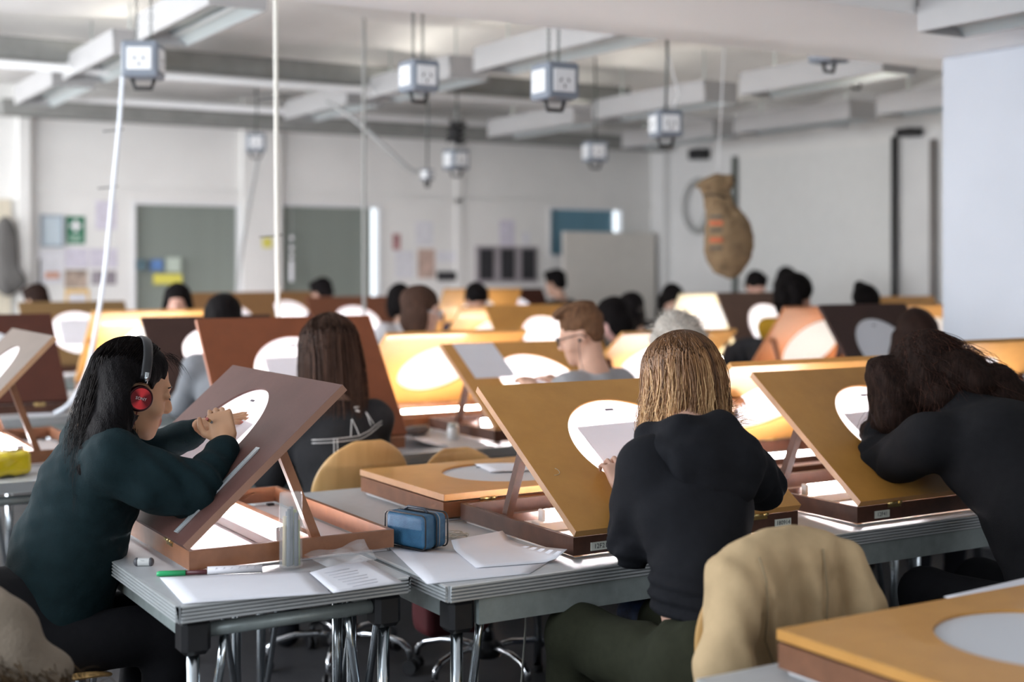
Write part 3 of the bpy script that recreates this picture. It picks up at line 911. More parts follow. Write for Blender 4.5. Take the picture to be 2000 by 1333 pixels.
for k, (x, lab) in enumerate(((1.9, 'far table before the posters'), (3.105, 'far table before the first window'), (4.31, 'far table before the second window'), (5.515, 'far table before the leaflets'), (6.72, 'far table before the display board'))):
    table(lab, x, ROW4, 1.20, .74)
for k, (x, lab) in enumerate(((3.9, 'last table below the second window'), (6.5, 'last table before the three black panels'))):
    table(lab, x, ROW4 + 1.2, 1.20, .74)

# ================================================================== LIGHT DESKS
M_GOLD = mat('golden masonite board', (.64, .312, .070), .42, var=.10, vscale=9, coat=.10, bump=.03, bscale=220, col2=(.55, .258, .052))
M_GOLD2 = mat('pale golden board', (.58, .30, .085), .42, var=.08, vscale=9, coat=.12)
M_MAUVE = mat('mauve brown board', (.096, .044, .037), .5, spec=.25, var=.10, vscale=12, bump=.04, bscale=160)
M_RUST = mat('red brown board', (.215, .066, .026), .5, spec=.3, var=.1, vscale=9)
M_DRED = mat('dark red brown board', (.058, .015, .008), .5, spec=.25, var=.1, vscale=9)
M_DBRN = mat('dark brown board', (.040, .019, .015), .55, spec=.25, var=.15, vscale=9)
M_TAUPE = mat('taupe board', (.135, .102, .082), .5, spec=.25, var=.08, vscale=9)
M_TRAYD = mat('dark stained tray', (.075, .032, .020), .45, spec=.3, var=.25, vscale=20, coat=.05)
M_TRAYM = mat('medium stained tray', (.20, .085, .042), .45, spec=.3, var=.15, vscale=20, coat=.05)
M_TRAYR = mat('reddish stained tray', (.30, .125, .060), .42, var=.15, vscale=20, coat=.2)
M_EDGEL = mat('light board edge', (.46, .26, .14), .5, var=.08, vscale=20)
M_TFLOOR = mat('white tray floor', (.80, .79, .80), .6, var=.03)
M_DISC = translucent('opal acrylic disc', (.93, .93, .95), .62, .04)
M_DISCOFF = mat('unlit acrylic disc', (.66, .67, .70), .35)
M_LAMP = emit('desk tube light', (1.0, .93, .95), 80.0)
M_LAMPW = emit('warm desk tube light', (1.0, .88, .74), 64.0)
M_LAMPB = emit('bright desk tube light', (1.0, .92, .80), 125.0)
M_BRASS = mat('brass hinge', (.62, .47, .20), .3, metal=1.)
M_LABEL = mat('label plate', (.72, .74, .66), .4)
M_PEG = mat('dark registration slot', (.05, .04, .06), .6)
M_PAPER = translucent('drawing paper', (.90, .89, .93), .46)
M_PAPERS = mat('sheet paper', (.80, .80, .85), .65, var=.02)

def board_mesh(W, L, th, cs, ct, D, M_, n=72):
    """rectangular board with a round hole; coordinates s,t on the board, thickness downwards"""
    angs = sorted(set([2 * math.pi * i / n for i in range(n)] + [math.atan2(y - ct, x - cs) % (2 * math.pi) for x in (0, W) for y in (0, L)]))
    R = D / 2; inn, out = [], []
    for a in angs:
        c, s_ = math.cos(a), math.sin(a)
        inn.append((cs + R * c, ct + R * s_))
        ts = []
        if c > 1e-9: ts.append((W - cs) / c)
        if c < -1e-9: ts.append(-cs / c)
        if s_ > 1e-9: ts.append((L - ct) / s_)
        if s_ < -1e-9: ts.append(-ct / s_)
        q = min(ts); out.append((cs + q * c, ct + q * s_))
    m = len(angs); b = MB()
    vs = [(x, y, 0) for x, y in inn] + [(x, y, 0) for x, y in out] + [(x, y, -th) for x, y in inn] + [(x, y, -th) for x, y in out]
    vs = [M_ @ Vector(v) for v in vs]
    fs = []
    for i in range(m):
        j = (i + 1) % m
        fs += [(i, m + i, m + j, j), (2 * m + i, 2 * m + j, 3 * m + j, 3 * m + i), (m + i, 3 * m + i, 3 * m + j, m + j), (i, j, 2 * m + j, 2 * m + i)]
    return b.add(vs, fs)

DESKS = {}
def desk(key, label, x, y, rz=0., W=.79, Dp=.62, L=.62, tilt=33., board=M_GOLD, tray=M_TRAYD, edge=None, lit=True, disc=.42, cs=None, ct=.31,
         plates=(), detail=1, lamp=None, prop=True, lampy=.36, lampz=.055, z=TZ, th=.02, h=.048):
    """drawing light desk: x along the hinge, y away from its user. origin = hinge end on the table"""
    cs = W / 2 if cs is None else cs
    t = thing('light_desk', label, 'light desk', (x, y, z), rz, 'animation light desks')
    ft = .011
    # tray: four walls and a white floor
    wl = .014
    tr = MB(); z0, z1 = ft, ft + h
    tr.box(0, W, 0, wl, z0, z1); tr.box(0, W, Dp - wl, Dp, z0, z1)
    tr.box(0, wl, wl, Dp - wl, z0, z1); tr.box(W - wl, W, wl, Dp - wl, z0, z1)
    to = tr.build('tray', tray, t)
    MB().box(wl, W - wl, wl, Dp - wl, .0006, .004).build('tray_floor', M_TFLOOR, t)
    for fx in (.03, W - .05):
        for fy in (.03, Dp - .05):
            MB().box(fx, fx + .02, fy, fy + .02, 0, ft).build('foot', M_BLACK, to)
    a = math.radians(tilt)
    Mb = Matrix.Translation((0, 0, z1 + th * .25)) @ Matrix.Rotation(a, 4, 'X') @ Matrix.Translation((0, -.004, th))
    bd = board_mesh(W, L, th, cs, ct, disc, Mb).build('drawing_board', board, t)
    if edge is not None:   # bare edge banding on the side that shows
        MB().box(-.0006, .0012, .0, L, -th, -.0003, Mb).build('edge_band', edge, bd); MB().box(W - .0012, W + .0006, .0, L, -th, -.0003, Mb).build('edge_band', edge, bd)
    dv = MB()
    n = 56; vs = []
    for zz in (-.006, -.011):
        vs += [Mb @ Vector((cs + (disc / 2 - .001) * math.cos(q), ct + (disc / 2 - .001) * math.sin(q), zz)) for q in np.linspace(0, 2 * math.pi, n, endpoint=False)]
    dv.add(vs[:n], [tuple(range(n))])
    do = dv.build('disc', M_DISC if lit else M_DISCOFF, t)
    pg = MB()
    pg.box(cs - .014, cs + .014, ct + disc / 2 - .05, ct + disc / 2 - .043, -.0058, -.0045, Mb)
    pg.build('peg_slot', M_PEG, do)
    for hx in (W * .16, W * .78):
        hb = MB(); hb.tube([(hx, -.004, z1 + .002), (hx + .035, -.004, z1 + .002)], .005, 8); hb.tube([(hx + .04, -.004, z1 + .002), (hx + .055, -.004, z1 + .002)], .005, 8)
        hb.box(hx, hx + .055, -.0015, .0, z1 - .012, z1)
        hb.build('hinge', M_BRASS, to)
    if tilt > 5 and prop:
        # U-shaped prop: two arms hinged under the board, cross bar resting in toothed strips
        tp = Mb @ Vector((0, L * .60, -th - .004))
        by = min(Dp - .12, tp.y + .10)
        for px in (.03, W - .03 - .024):
            q0 = Vector((px, by, z1 - .016)); q1 = Vector((px, tp.y, tp.z))
            d_ = (q1 - q0); ln = d_.length; ang = math.atan2(d_.z, d_.y)
            Mp = Matrix.Translation(q0) @ Matrix.Rotation(ang, 4, 'X')
            pa = MB().box(0, .024, 0, ln, -.012, .012, Mp).build('prop_arm', tray, t)
            if detail:
                rk = MB()
                for q in range(4):
                    yy = by - .05 + q * .05
                    rk.prism([(yy - .024, z1 - .034), (yy + .024, z1 - .034), (yy + .024, z1 - .014), (yy + .016, z1 - .014)], px - .012, px + .0,
                             Matrix(((0, 0, 1, 0), (1, 0, 0, 0), (0, 1, 0, 0), (0, 0, 0, 1))))
                rk.build('notched_rack', tray, to)
        MB().box(.054, W - .054, by - .012, by + .012, z1 - .028, z1 - .004).build('prop_bar', tray, t)
    if lit:
        ly = min(lampy, Dp - .10); tl = W * .66; lx = W / 2 - tl / 2
        base = MB().bbox(lx - .03, lx + tl + .03, ly - .022, ly + .022, ft - .006, ft + .024, .003).build('lamp_base', M_WHITE, t)
        MB().tube([(lx, ly, lampz), (lx + tl, ly, lampz)], .013, 10).build('lamp_tube', lamp or M_LAMP, t)
        for q in (lx - .012, lx + tl):
            MB().bbox(q, q + .012, ly - .014, ly + .014, ft + .02, lampz + .014, .003).build('lamp_holder', M_WHITE, base)
    for (txt, px) in plates:
        lb = MB().box(px, px + .062, -.0025, 0, ft + .008, ft + .030).build('label_plate', M_LABEL, to)
        me = text_mesh(txt, .018, 'lettering'); me.materials.append(M_BLK)
        o = bpy.data.objects.new('lettering', me); link(o, lb)
        o.location = (px + .031, -.0032, ft + .019); o.rotation_euler = (math.pi / 2, 0, 0)
    DESKS[key] = dict(obj=t, x=x, y=y, rz=rz, z=z, Mb=Mb, W=W, L=L, cs=cs, ct=ct, disc=disc, tilt=a, th=th)
    return t

def on_board(key, s, t_, up=.0):
    """world position of a point on a desk's drawing surface"""
    d = DESKS[key]
    M_ = Matrix.Translation((d['x'], d['y'], d['z'])) @ Matrix.Rotation(d['rz'], 4, 'Z') @ d['Mb']
    return M_ @ Vector((s, t_, up))

HPI = math.pi / 2
# nearest row: users on the near side
desk('D2', 'golden light desk of the blonde girl with a plate at its corner', 1.985, 3.005, 0, L=.63, tilt=33, edge=M_EDGEL, plates=(('12F21', .055), ('180914', .70)), ct=.325, disc=.425)
desk('D3', 'golden light desk under the curly haired girl\'s elbow', 2.965, 2.955, 0, L=.60, tilt=36, edge=M_EDGEL, plates=(('12F41', .07),), ct=.31, disc=.40)
# turned desk of the girl with headphones: its user sits on the -X side (rz=-90deg mirrors x along -Y)
desk('D1', 'mauve brown light desk with a steel ruler on it', 1.06, 4.225, -HPI, W=.87, Dp=.57, L=.58, tilt=41.5, board=M_MAUVE, tray=M_TRAYR, edge=mat('mauve edge', (.34, .18, .12), .5, var=.06), ct=.305, cs=.40, disc=.42, lampy=.30)
# desks across the table, seen from behind: users on the far side (rotated half a turn)
def opp(key, label, x0, yh, **kw):
    W = kw.get('W', .79)
    return desk(key, label, x0 + W, yh, math.pi, **kw)
opp('D4', 'light desk behind the blonde girl, its orange underside lit by a tube', 3.19, 4.30, tilt=35, board=M_GOLD2, tray=M_TRAYD, plates=())
desk('D5', 'closed golden light desk lying flat beside the blue pencil case', 1.945, 3.66, 0, tilt=0, Dp=.60, L=.61, edge=M_EDGEL, board=M_GOLD, tray=M_TRAYM, lit=False, prop=False)
opp('D20', 'bright light desk beside the white pillar with a dark upper edge', 4.30, 4.33, tilt=40, board=M_GOLD2, tray=M_TRAYD)
opp('D29', 'blurred closed golden light desk in the near corner', 1.765, 1.965, tilt=0, Dp=.62, L=.62, lit=False, prop=False, board=M_GOLD, tray=M_TRAYM)
# second row
desk('D21', 'taupe light desk with a torn paper scrap, at the picture edge', .80, 6.34, -HPI, W=.82, Dp=.57, L=.60, tilt=46, board=M_TAUPE, tray=M_TRAYM, edge=M_EDGEL, lampy=.30)
desk('D6', 'large red brown light desk of the denim jacket girl', 1.785, 5.19, 0, tilt=52, board=M_RUST, tray=M_TRAYR, edge=mat('rust edge', (.40, .16, .09), .5))
desk('D7', 'golden light desk of the grey shirted man with a white sheet taped on', 3.0, 5.17, 0, tilt=33, board=M_GOLD, edge=M_EDGEL)
desk('D17', 'dark brown light desk with an unlit pale disc', 5.41, 5.33, 0, W=.68, Dp=.48, tilt=53, L=.62, board=M_DBRN, tray=M_DBRN, lit=False, detail=0)
opp('D8', 'golden light desk seen from behind next to the red brown tray', 2.86, 6.44, tilt=38.5, board=M_GOLD2, tray=M_TRAYR, lamp=M_LAMPW)
opp('D31', 'overexposed light desk between the grey shirt and the blonde hair', 4.24, 6.44, tilt=35, board=M_GOLD2, tray=M_TRAYD)
opp('D16', 'orange lit underside of a light desk next to the dark brown one', 5.49, 6.44, tilt=50, board=mat('orange brown board', (.42, .15, .05), .5), tray=M_TRAYR, lamp=M_LAMPW)
opp('D18', 'golden lit underside half hidden by the dark brown desk and the pillar', 6.42, 6.44, tilt=50, board=M_GOLD2, tray=M_TRAYD, lamp=M_LAMPW, detail=0)
# third row
desk('D22', 'dark red light desk behind the taupe one', .90, 7.43, 0, tilt=46, board=M_DRED, tray=M_TRAYD, lit=False, detail=0)
desk('D25', 'dark brown light desk behind the headphone girl\'s head', 2.20, 7.43, 0, tilt=42, board=M_DBRN, tray=M_TRAYD, detail=0)
desk('D11', 'golden light desk with glowing disc behind the spectacled man\'s face', 4.47, 7.43, 0, tilt=47, board=M_GOLD, tray=M_TRAYD, detail=0)
desk('D15', 'brown light desk of the girl with curly hair and mustard sleeve', 6.36, 7.43, 0, tilt=58, board=mat('umber board', (.13, .072, .052), .5, var=.1), tray=M_TRAYD, detail=0)
desk('D32', 'golden light desk by the side wall, only its top edge showing', 7.90, 7.43, 0, tilt=50, board=M_GOLD, tray=M_TRAYD, lit=False, detail=0)
opp('D24', 'wide bright yellow underside of a light desk behind the headphone girl', 2.02, 8.69, W=.86, tilt=46, board=M_GOLD2, tray=M_TRAYM, lamp=M_LAMPB, detail=0)
opp('D10', 'small lampshade shaped glow of a light desk below the bent man', 4.52, 8.69, tilt=44, board=M_GOLD2, tray=M_TRAYM, lamp=M_LAMPW, detail=0)
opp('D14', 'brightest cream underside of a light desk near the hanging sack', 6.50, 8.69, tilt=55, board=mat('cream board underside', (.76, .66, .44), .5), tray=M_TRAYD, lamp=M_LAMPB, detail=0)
# far rows
desk('D23', 'far brown light desk with a round glowing disc below the posters', 2.05, 10.20, 0, tilt=46, board=mat('olive brown board', (.20, .115, .042), .5), tray=M_TRAYD, detail=0)
desk('D26', 'far brown light desk below the first window', 3.22, 10.20, 0, tilt=55, board=mat('far brown board', (.26, .13, .048), .5), tray=M_TRAYD, detail=0)
desk('D27', 'far red brown light desk below the second window', 4.33, 10.20, 0, tilt=48, board=mat('far rust board', (.19, .065, .03), .5), tray=M_TRAYD, detail=0)
desk('D33', 'last brown light desk behind the far row below the second window', 4.18, 11.35, 0, tilt=52, board=mat('far brown board', (.26, .13, .048), .5), tray=M_TRAYD, detail=0)
opp('D13', 'small glowing orange light desk beside the bent man', 5.60, 11.46 - .62, tilt=58, board=M_GOLD2, tray=M_TRAYM, lamp=M_LAMPW, detail=0)
desk('D12', 'far dark brown light desk before the three black panels', 6.56, 11.35, 0, tilt=54, board=M_DRED, tray=M_TRAYD, detail=0)

# ---- sheets lying on the lit discs
def disc_sheet(label, key, s0, t0, w_, h_, rot=0., m=None, name='drawing_paper', curl=.0, lift=.0008, mark=True):
    d = DESKS[key]; b = MB()
    base = Matrix.Translation((d['x'], d['y'], d['z'])) @ Matrix.Rotation(d['rz'], 4, 'Z') @ d['Mb']
    P = []
    for i in range(6):
        P.append([tuple(base @ Matrix.Translation((s0, t0, lift + curl * ((i / 5) ** 3))) @ Matrix.Rotation(rot, 4, 'Z') @ Vector((w_ * (j / 5 - .5), h_ * (i / 5 - .5), 0))) for j in range(6)])
    o = b.grid(P).build(name, m or M_PAPER)
    return tag(o, label, 'paper', 'sheets of drawing paper')
disc_sheet('white sheet on the glowing disc under the blonde girl\'s hand', 'D2', .425, .275, .38, .29, .03)
disc_sheet('lavender sheet under the hands of the girl with headphones', 'D1', .41, .275, .33, .25, -.06)
disc_sheet('white sheet on the disc beside the curly haired girl\'s face', 'D3', .40, .25, .34, .26, .03)
disc_sheet('white sheet on the red brown desk of the denim jacket girl', 'D6', .40, .29, .30, .24, 0)
disc_sheet('white sheet taped at the top corner of the golden desk', 'D7', .17, .48, .22, .27, 0, M_PAPERS)
disc_sheet('grey white sheet on the overexposed disc beside the grey shirt', 'D7', .50, .22, .26, .20, .05)
disc_sheet('white sheet on the far round glowing disc below the posters', 'D23', .40, .31, .28, .25, 0)
disc_sheet('grey sheet on the far disc below the first window', 'D26', .40, .27, .34, .30, 0)
disc_sheet('white sheet on the far disc before the three black panels', 'D12', .42, .25, .26, .18, 0)
disc_sheet('white sheet on the brown desk near the mustard sleeve', 'D15', .43, .28, .26, .26, .1)
disc_sheet('torn grey paper scrap stuck on the taupe desk', 'D21', .16, .42, .10, .05, .8, M_PAPERS)

# ================================================================== CHAIRS
M_PLY = wood('birch plywood', (.74, .47, .19), (.62, .36, .13), .4, axis=2, scale=2.0, coat=.2)
M_PLYE = wood('plywood edge', (.50, .32, .16), (.30, .18, .08), .5, axis=0, scale=8.)
M_BASE = mat('chair chrome', (.70, .72, .75), .12, metal=1.)
def make_chair():
    """swivel chair with plywood seat and rounded plywood back; faces +Y, origin on the floor under the seat"""
    t = thing('swivel_chair', 'x', 'chair')
    rows = []
    for i in range(13):      # back shell, egg shaped outline, curved round the sitter
        v = i / 12; z = .54 + .345 * v
        hw = .205 * math.sqrt(max(.0, 1 - ((v - .42) / .60) ** 2)) if v > .42 else .205 * (1 - .22 * ((.42 - v) / .42) ** 2)
        hw = max(hw, .03)
        rows.append([(hw * (j / 10 * 2 - 1), -.225 + .05 * (hw * (j / 10 * 2 - 1) / .205) ** 2 - .03 * (v - .5), z) for j in range(11)])
    sub(MB().grid(rows, .011).build('backrest', M_PLY, t))
    rows = []
    for i in range(11):
        v = i / 10; y = -.19 + .40 * v
        hw = .205 * (1 - .55 * max(0, (v - .72) / .28) ** 2.2) * (1 - .25 * max(0, (.2 - v) / .2) ** 2)
        rows.append([(hw * (j / 10 * 2 - 1), y, .462 + .012 * ((j / 5 - 1) ** 2) - .035 * max(0, (v - .75) / .25) ** 2 + .02 * max(0, (.15 - v) / .15) ** 2) for j in range(11)])
    sub(MB().grid(rows, .013).build('seat', M_PLY, t))
    for sx in (-1, 1):
        MB().tube([(.05 * sx, -.02, .435), (.05 * sx, -.20, .435), (.05 * sx, -.245, .48), (.05 * sx, -.252, .60), (.05 * sx, -.245, .70)], .010, 8).build('back_support', M_BASE, t)
    MB().bbox(-.09, .09, -.09, .09, .42, .445, .006).build('seat_plate', M_BLACK, t)
    MB().tube([(0, 0, .36), (0, 0, .43)], .014, 12).build('piston', M_BASE, t)
    MB().tube([(0, 0, .13), (0, 0, .37)], .027, 16).build('column', mat('column dark chrome', (.30, .31, .33), .25, metal=1.), t)
    MB().lathe([(.0005, .085), (.05, .085), (.058, .10), (.055, .13), (.03, .15), (.0005, .15)], 18).build('hub', M_BLACK, t)
    for k in range(5):
        a = 2 * math.pi * k / 5 + .35; c, s = math.cos(a), math.sin(a)
        MB().tube([(r * c, r * s, z) for r, z in ((.03, .122), (.10, .135), (.18, .134), (.245, .118), (.275, .095), (.282, .062))], .0125, 8).build('base_arm', M_BASE, t)
        w = MB()
        for q in (-.012, .012):
            w.tube([(.285 * c - s * (q - .006), .285 * s + c * (q - .006), .028), (.285 * c - s * (q + .006), .285 * s + c * (q + .006), .028)], .027, 14)
        w.build('caster', M_BLACK, t)
    return t
CH = make_chair(); first = [True]
def chair(label, x, y, face, dz=0.):
    t = CH if first[0] else copy_tree(CH)
    first[0] = False
    t.location = (x, y, 0); t.rotation_euler = (0, 0, math.radians(face))
    if dz: t.scale = (1, 1, 1 + dz)
    return tag(t, label, 'chair', 'plywood swivel chairs')
chair('plywood swivel chair of the denim jacket girl', 2.10, 4.765, 0)
chair('empty plywood swivel chair tucked behind the closed golden desk', 2.50, 4.37, 180, -.07)
chair('plywood chair under the beige jacket and the blonde girl', 2.055, 2.50, 0, .03)
chair('plywood chair the headphone girl sits on', .74, 3.74, -90)
chair('plywood chair with the sheepskin coat at the picture edge', .34, 3.20, -4, .04)
chair('plywood chair of the curly haired girl under a dark coat', 3.22, 2.40, 0)

# ---- beige jacket over a chair back
def jacket(label, name, c, rz, m, top, w_=.205, low=.42, vox=.008, seed=1):
    t = thing(name, label, 'jacket', (c[0], c[1], 0), rz)
    P = [rbox((0, 0, (top + low) / 2 - .03), (w_ - .035, .012, (top - low) / 2 - .05), None, .030), elli((0, 0, top - .10), (w_ * .92, .055, .10)),
         cap((-w_ * .55, 0, top - .075), (w_ * .55, 0, top - .075), .05), cap((-w_ * .5, -.02, top - .06), (w_ * .5, -.02, top - .06), .035)]
    P += chain([(-w_ * .72, -.035, top - .115), (-w_ * 1.02, -.06, top - .26), (-w_ * 1.04, -.05, low + .02)], [.055, .062, .050])
    P += chain([(w_ * .80, -.03, top - .09), (w_ * 1.0, -.04, top - .20), (w_ * 1.04, -.03, top - .33)], [.045, .050, .042])
    def dsp(Q):
        env = np.clip((top - .03 - Q[:, 2]) / .10, 0, 1)
        mid = np.clip(1.15 - (Q[:, 0] / w_) ** 2, 0, 1)
        return .013 * env * mid * (np.sin(Q[:, 0] * 44 + 2.2 * np.sin(Q[:, 2] * 7 + seed)) + .6 * np.sin(Q[:, 0] * 95 + 3 * Q[:, 2] * 8)) + .0025 * wob(Q, 60, seed)
    bd = obj('jacket_body', sdf_mesh('jacket_body', P, vox, .022, disp=dsp), m, t)
    return t, bd
M_BEIGE = cloth_b = mat('beige cotton', (.58, .42, .24), .85, var=.10, vscale=14, bump=.25, bscale=420, spec=.2)
tj, bj = jacket('beige cotton jacket hung over the chair behind the blonde girl', 'jacket', (2.045, 2.265), 0, M_BEIGE, .945, low=.40, seed=2)
v = np.empty(len(bj.data.vertices) * 3, np.float32); bj.data.vertices.foreach_get('co', v); v = v.reshape(-1, 3)
def drop(pts, w_=.0022, m=None, par=None, vv=None, off=.0015):
    out = []
    for (x, z) in pts:
        d = np.hypot(vv[:, 0] - x, vv[:, 2] - z); nr = vv[d < .02]
        out.append((x, (nr[:, 1].min() if len(nr) else 0) - off, z))
    return MB().tube(out, w_, 5).build('seam', m, par)
M_SEAM = mat('beige seam', (.30, .225, .13), .9)
drop([(-.12 - .02 * math.sin(q * .5) + .01 * q, .90 - .045 * q) for q in range(7)], m=M_SEAM, par=tj, vv=v)
drop([(.06 + .004 * q, .90 - .05 * q) for q in range(8)], m=M_SEAM, par=tj, vv=v)
jacket('dark coat hung over the curly haired girl\'s chair', 'jacket', (3.16, 2.14), 0, mat('dark coat cloth', (.016, .014, .014), .9, bump=.3, bscale=300), .99, w_=.24, low=.45, seed=5, vox=.012)
# ---- sheepskin coat heaped on the chair at the edge
t = thing('sheepskin_coat', 'cream sheepskin coat with brown fur trim on the chair', 'coat', (.585, 3.06, 0))
P = [elli((-.02, .0, .70), (.075, .09, .10)), elli((.03, .02, .62), (.09, .10, .08)), elli((-.05, .0, .77), (.05, .06, .07)), elli((.0, .04, .54), (.14, .14, .07)), elli((-.10, .03, .62), (.08, .09, .12))]
obj('coat_body', sdf_mesh('coat_body', P, .009, .05, disp=lambda Q: .008 * wob(Q, 45, 3)), mat('cream suede', (.25, .20, .15), .9, bump=.3, bscale=120), t)
r = np.random.default_rng(5); W = []
for i in range(1600):
    u = r.random(); a = np.array([-.06 + .20 * u + r.normal(0, .025), -.08 + .05 * u + r.normal(0, .02), .645 - .09 * u + r.normal(0, .03)])
    d = r.normal(size=3) * .5 + np.array([.3, -.6, -.4]); d /= np.linalg.norm(d)
    W.append([a + d * .045 * q - np.array([0, 0, .015]) * q * q for q in np.linspace(0, 1, 4)])
tag(strands('fur_trim', W, .0013, attr_mat('brown fur', (.022, .013, .007), (.13, .08, .04), .8), t), kind='stuff')

# ================================================================== THINGS ON THE TABLES
def paper(label, pts, z=TZ, m=M_PAPERS, curl=None, n=8, name='paper_sheet', grp='loose sheets of paper', lift=.0015):
    """sheet from four corner points (x,y), optional function adding height at (u,v)"""
    P = []
    c = [np.array(p, float) for p in pts]
    for i in range(n + 1):
        v_ = i / n; row = []
        for j in range(n + 1):
            u_ = j / n
            q = c[0] * (1 - u_) * (1 - v_) + c[1] * u_ * (1 - v_) + c[2] * u_ * v_ + c[3] * (1 - u_) * v_
            row.append((q[0], q[1], z + lift + (curl(u_, v_) if curl else 0)))
        P.append(row)
    return tag(MB().grid(P, .0008).build(name, m), label, 'paper', grp)
paper('white sheets stacked along the front edge of the headphone girl\'s table', [(.955, 3.065), (1.285, 2.985), (1.335, 3.235), (.985, 3.355)], lift=.003)
lp = paper('printed sheet overlapping the white stack', [(1.285, 2.97), (1.475, 2.985), (1.50, 3.29), (1.32, 3.20)], lift=.0065, m=M_PAPERS)
b = MB()
for q in range(7):
    y0 = 3.20 - .028 * q
    b.tube([(1.345, y0 - .035, .7485), (1.42 + .01 * (q % 2), y0 - .02, .7487)], .0007, 4)
tag(b.build('text_lines', mat('grey print', (.40, .40, .44), .8), lp), kind='stuff')
M_CLEAR = mat('clear plastic film', (.9, .92, .95), .08, trans=.0, alpha=.20, spec=.8)
paper('clear plastic sleeve crumpled beside the cylindrical tub', [(1.355, 3.17), (1.50, 3.19), (1.535, 3.34), (1.36, 3.335)], lift=.012, m=M_CLEAR, curl=lambda u, v_: .02 * u * v_ + .010 * math.sin(9 * u) * math.sin(7 * v_) + .010, name='plastic_sleeve')
paper('large white sheet on the table between the two desks', [(1.525, 2.955), (1.80, 2.925), (1.955, 3.05), (1.635, 3.395)], lift=.002)
paper('white sheet with a curled corner against the golden desk', [(1.71, 3.04), (1.955, 2.99), (1.965, 3.34), (1.775, 3.295)], lift=.005,
      curl=lambda u, v_: .030 * max(0, (u - .75) / .25) ** 2 * max(0, 1 - v_ * 1.5) + .02 * max(0, (v_ - .8) / .2) ** 2)
paper('white paper lying on the closed golden desk', [(2.30, 3.99), (2.62, 3.90), (2.74, 4.17), (2.36, 4.25)], z=TZ + .0815, lift=.002)
paper('sheets of paper on the blurred closed desk in the near corner', [(2.22, 1.86), (2.52, 1.78), (2.62, 2.02), (2.24, 1.985)], z=TZ + .0815, lift=.002)
# cylindrical tub with pens inside
t = thing('pen_tub', 'tall frosted plastic tub with pens standing on the white sheets', 'tub', (1.308, 3.296, TZ + .0045))
M_TUB = mat('frosted plastic', (.74, .77, .77), .22, alpha=.26, spec=.6)
MB().lathe([(.0005, .0), (.029, .0), (.0295, .004), (.0295, .105), (.0305, .107), (.0305, .112), (.0295, .114), (.0292, .182), (.028, .1905), (.0005, .192)], 28).build('tub_body', M_TUB, t)
for k, (dx, dy, col, hgt) in enumerate(((.012, .004, (.55, .60, .22), .145), (-.010, -.010, (.10, .11, .13), .15), (-.004, .012, (.12, .13, .15), .14), (.0, -.002, (.22, .23, .25), .155), (-.016, .004, (.70, .55, .30), .13), (.010, -.013, (.16, .17, .19), .14), (.018, -.006, (.45, .52, .25), .12))):
    MB().tube([(dx, dy, .004), (dx * .9, dy * 1.1, hgt)], .0058, 8).build('pen', mat('pen %d' % k, col, .5), t)
# blue pencil case
t = thing('pencil_case', 'blue patterned pencil case with dark zips on the table', 'pencil case', (1.705, 3.37, TZ + .006), math.atan2(-.148, .048) + math.pi)
M_BLUEC = mat('blue fabric', (.045, .17, .31), .55, var=.35, vscale=26, bump=.2, bscale=300, col2=(.022, .095, .19))
P = [rbox((0, -.018, .048), (.062, .010, .034), None, .014)]
obj('case_body', sdf_mesh('case_body', [rbox((0, -.022, .047), (.063, .008, .032), None, .015, k=.004)], .004, .004), M_BLUEC, t)
obj('case_body', sdf_mesh('case_body', [rbox((0, .020, .047), (.063, .008, .032), None, .015, k=.004)], .004, .004), M_BLUEC, t)
def rr(y, hw=.079, z0=.0, z1=.094, rd=.016):
    pts = []
    for (cx, cz, a0) in ((hw - rd, z1 - rd, 0), (-hw + rd, z1 - rd, 90), (-hw + rd, z0 + rd, 180), (hw - rd, z0 + rd, 270)):
        for q in range(5):
            a = math.radians(a0 + q * 22.5); pts.append((cx + rd * math.cos(a), y, cz + rd * math.sin(a)))
    return pts
for y in (-.044, -.001, .042): MB().tube(rr(y), .0022, 6, closed=True).build('piping', M_BLACK, t)
MB().tube(rr(-.012, .0785, 0, .0945), .0018, 6, closed=True).build('zip', mat('zip metal', (.30, .32, .34), .35, metal=.8), t)
MB().tube([(-.045, .0, .094), (-.03, .0, .104), (.03, .0, .104), (.045, .0, .094)], .004, 6).build('strap', M_NAVY, t)
MB().box(-.062, -.036, -.0475, -.0455, .070, .080).build('brand_tag', mat('dark tag', (.05, .06, .07), .5), t)
b = MB(); r = random.Random(3)
for q in range(16):
    x0, z0 = r.uniform(-.055, .055), r.uniform(.012, .06)
    b.tube([(x0, -.0455, z0), (x0 + r.uniform(-.03, .03), -.0455, min(.08, z0 + r.uniform(.01, .03)))], .0006, 4)
tag(b.build('line_pattern', mat('pale blue line print', (.22, .38, .50), .6), t), kind='stuff')
# sharpener-eraser, green pen, marker, rolled label tube
t = thing('eraser', 'small white and grey capsule eraser at the table edge', 'eraser', (.992, 3.519, TZ), math.radians(-28))
obj('eraser_body', sdf_mesh('eraser_body', [cap((-.014, 0, .0105), (.014, 0, .0105), .0105)], .003, .003), mat('white rubber', (.72, .73, .72), .5), t)
MB().lathe([(.0005, .0), (.0045, .0006)], 12, (-.002, -.008, .0155)).build('dot', M_BLK, t)
for sx in (-1, 1): obj('end_cap', sdf_mesh('end_cap', [elli((sx * .018, 0, .0105), (.0085, .0112, .0112))], .002, .002), mat('dark grey rubber', (.10, .10, .11), .4), t)
t = thing('pen', 'pen with a bright green cap beside the white sheets', 'pen', (0, 0, 0))
pa, pb = np.array((.984, 3.377, TZ + .0075)), np.array((1.05, 3.352, TZ + .0075))
d = (pb - pa) / np.linalg.norm(pb - pa)
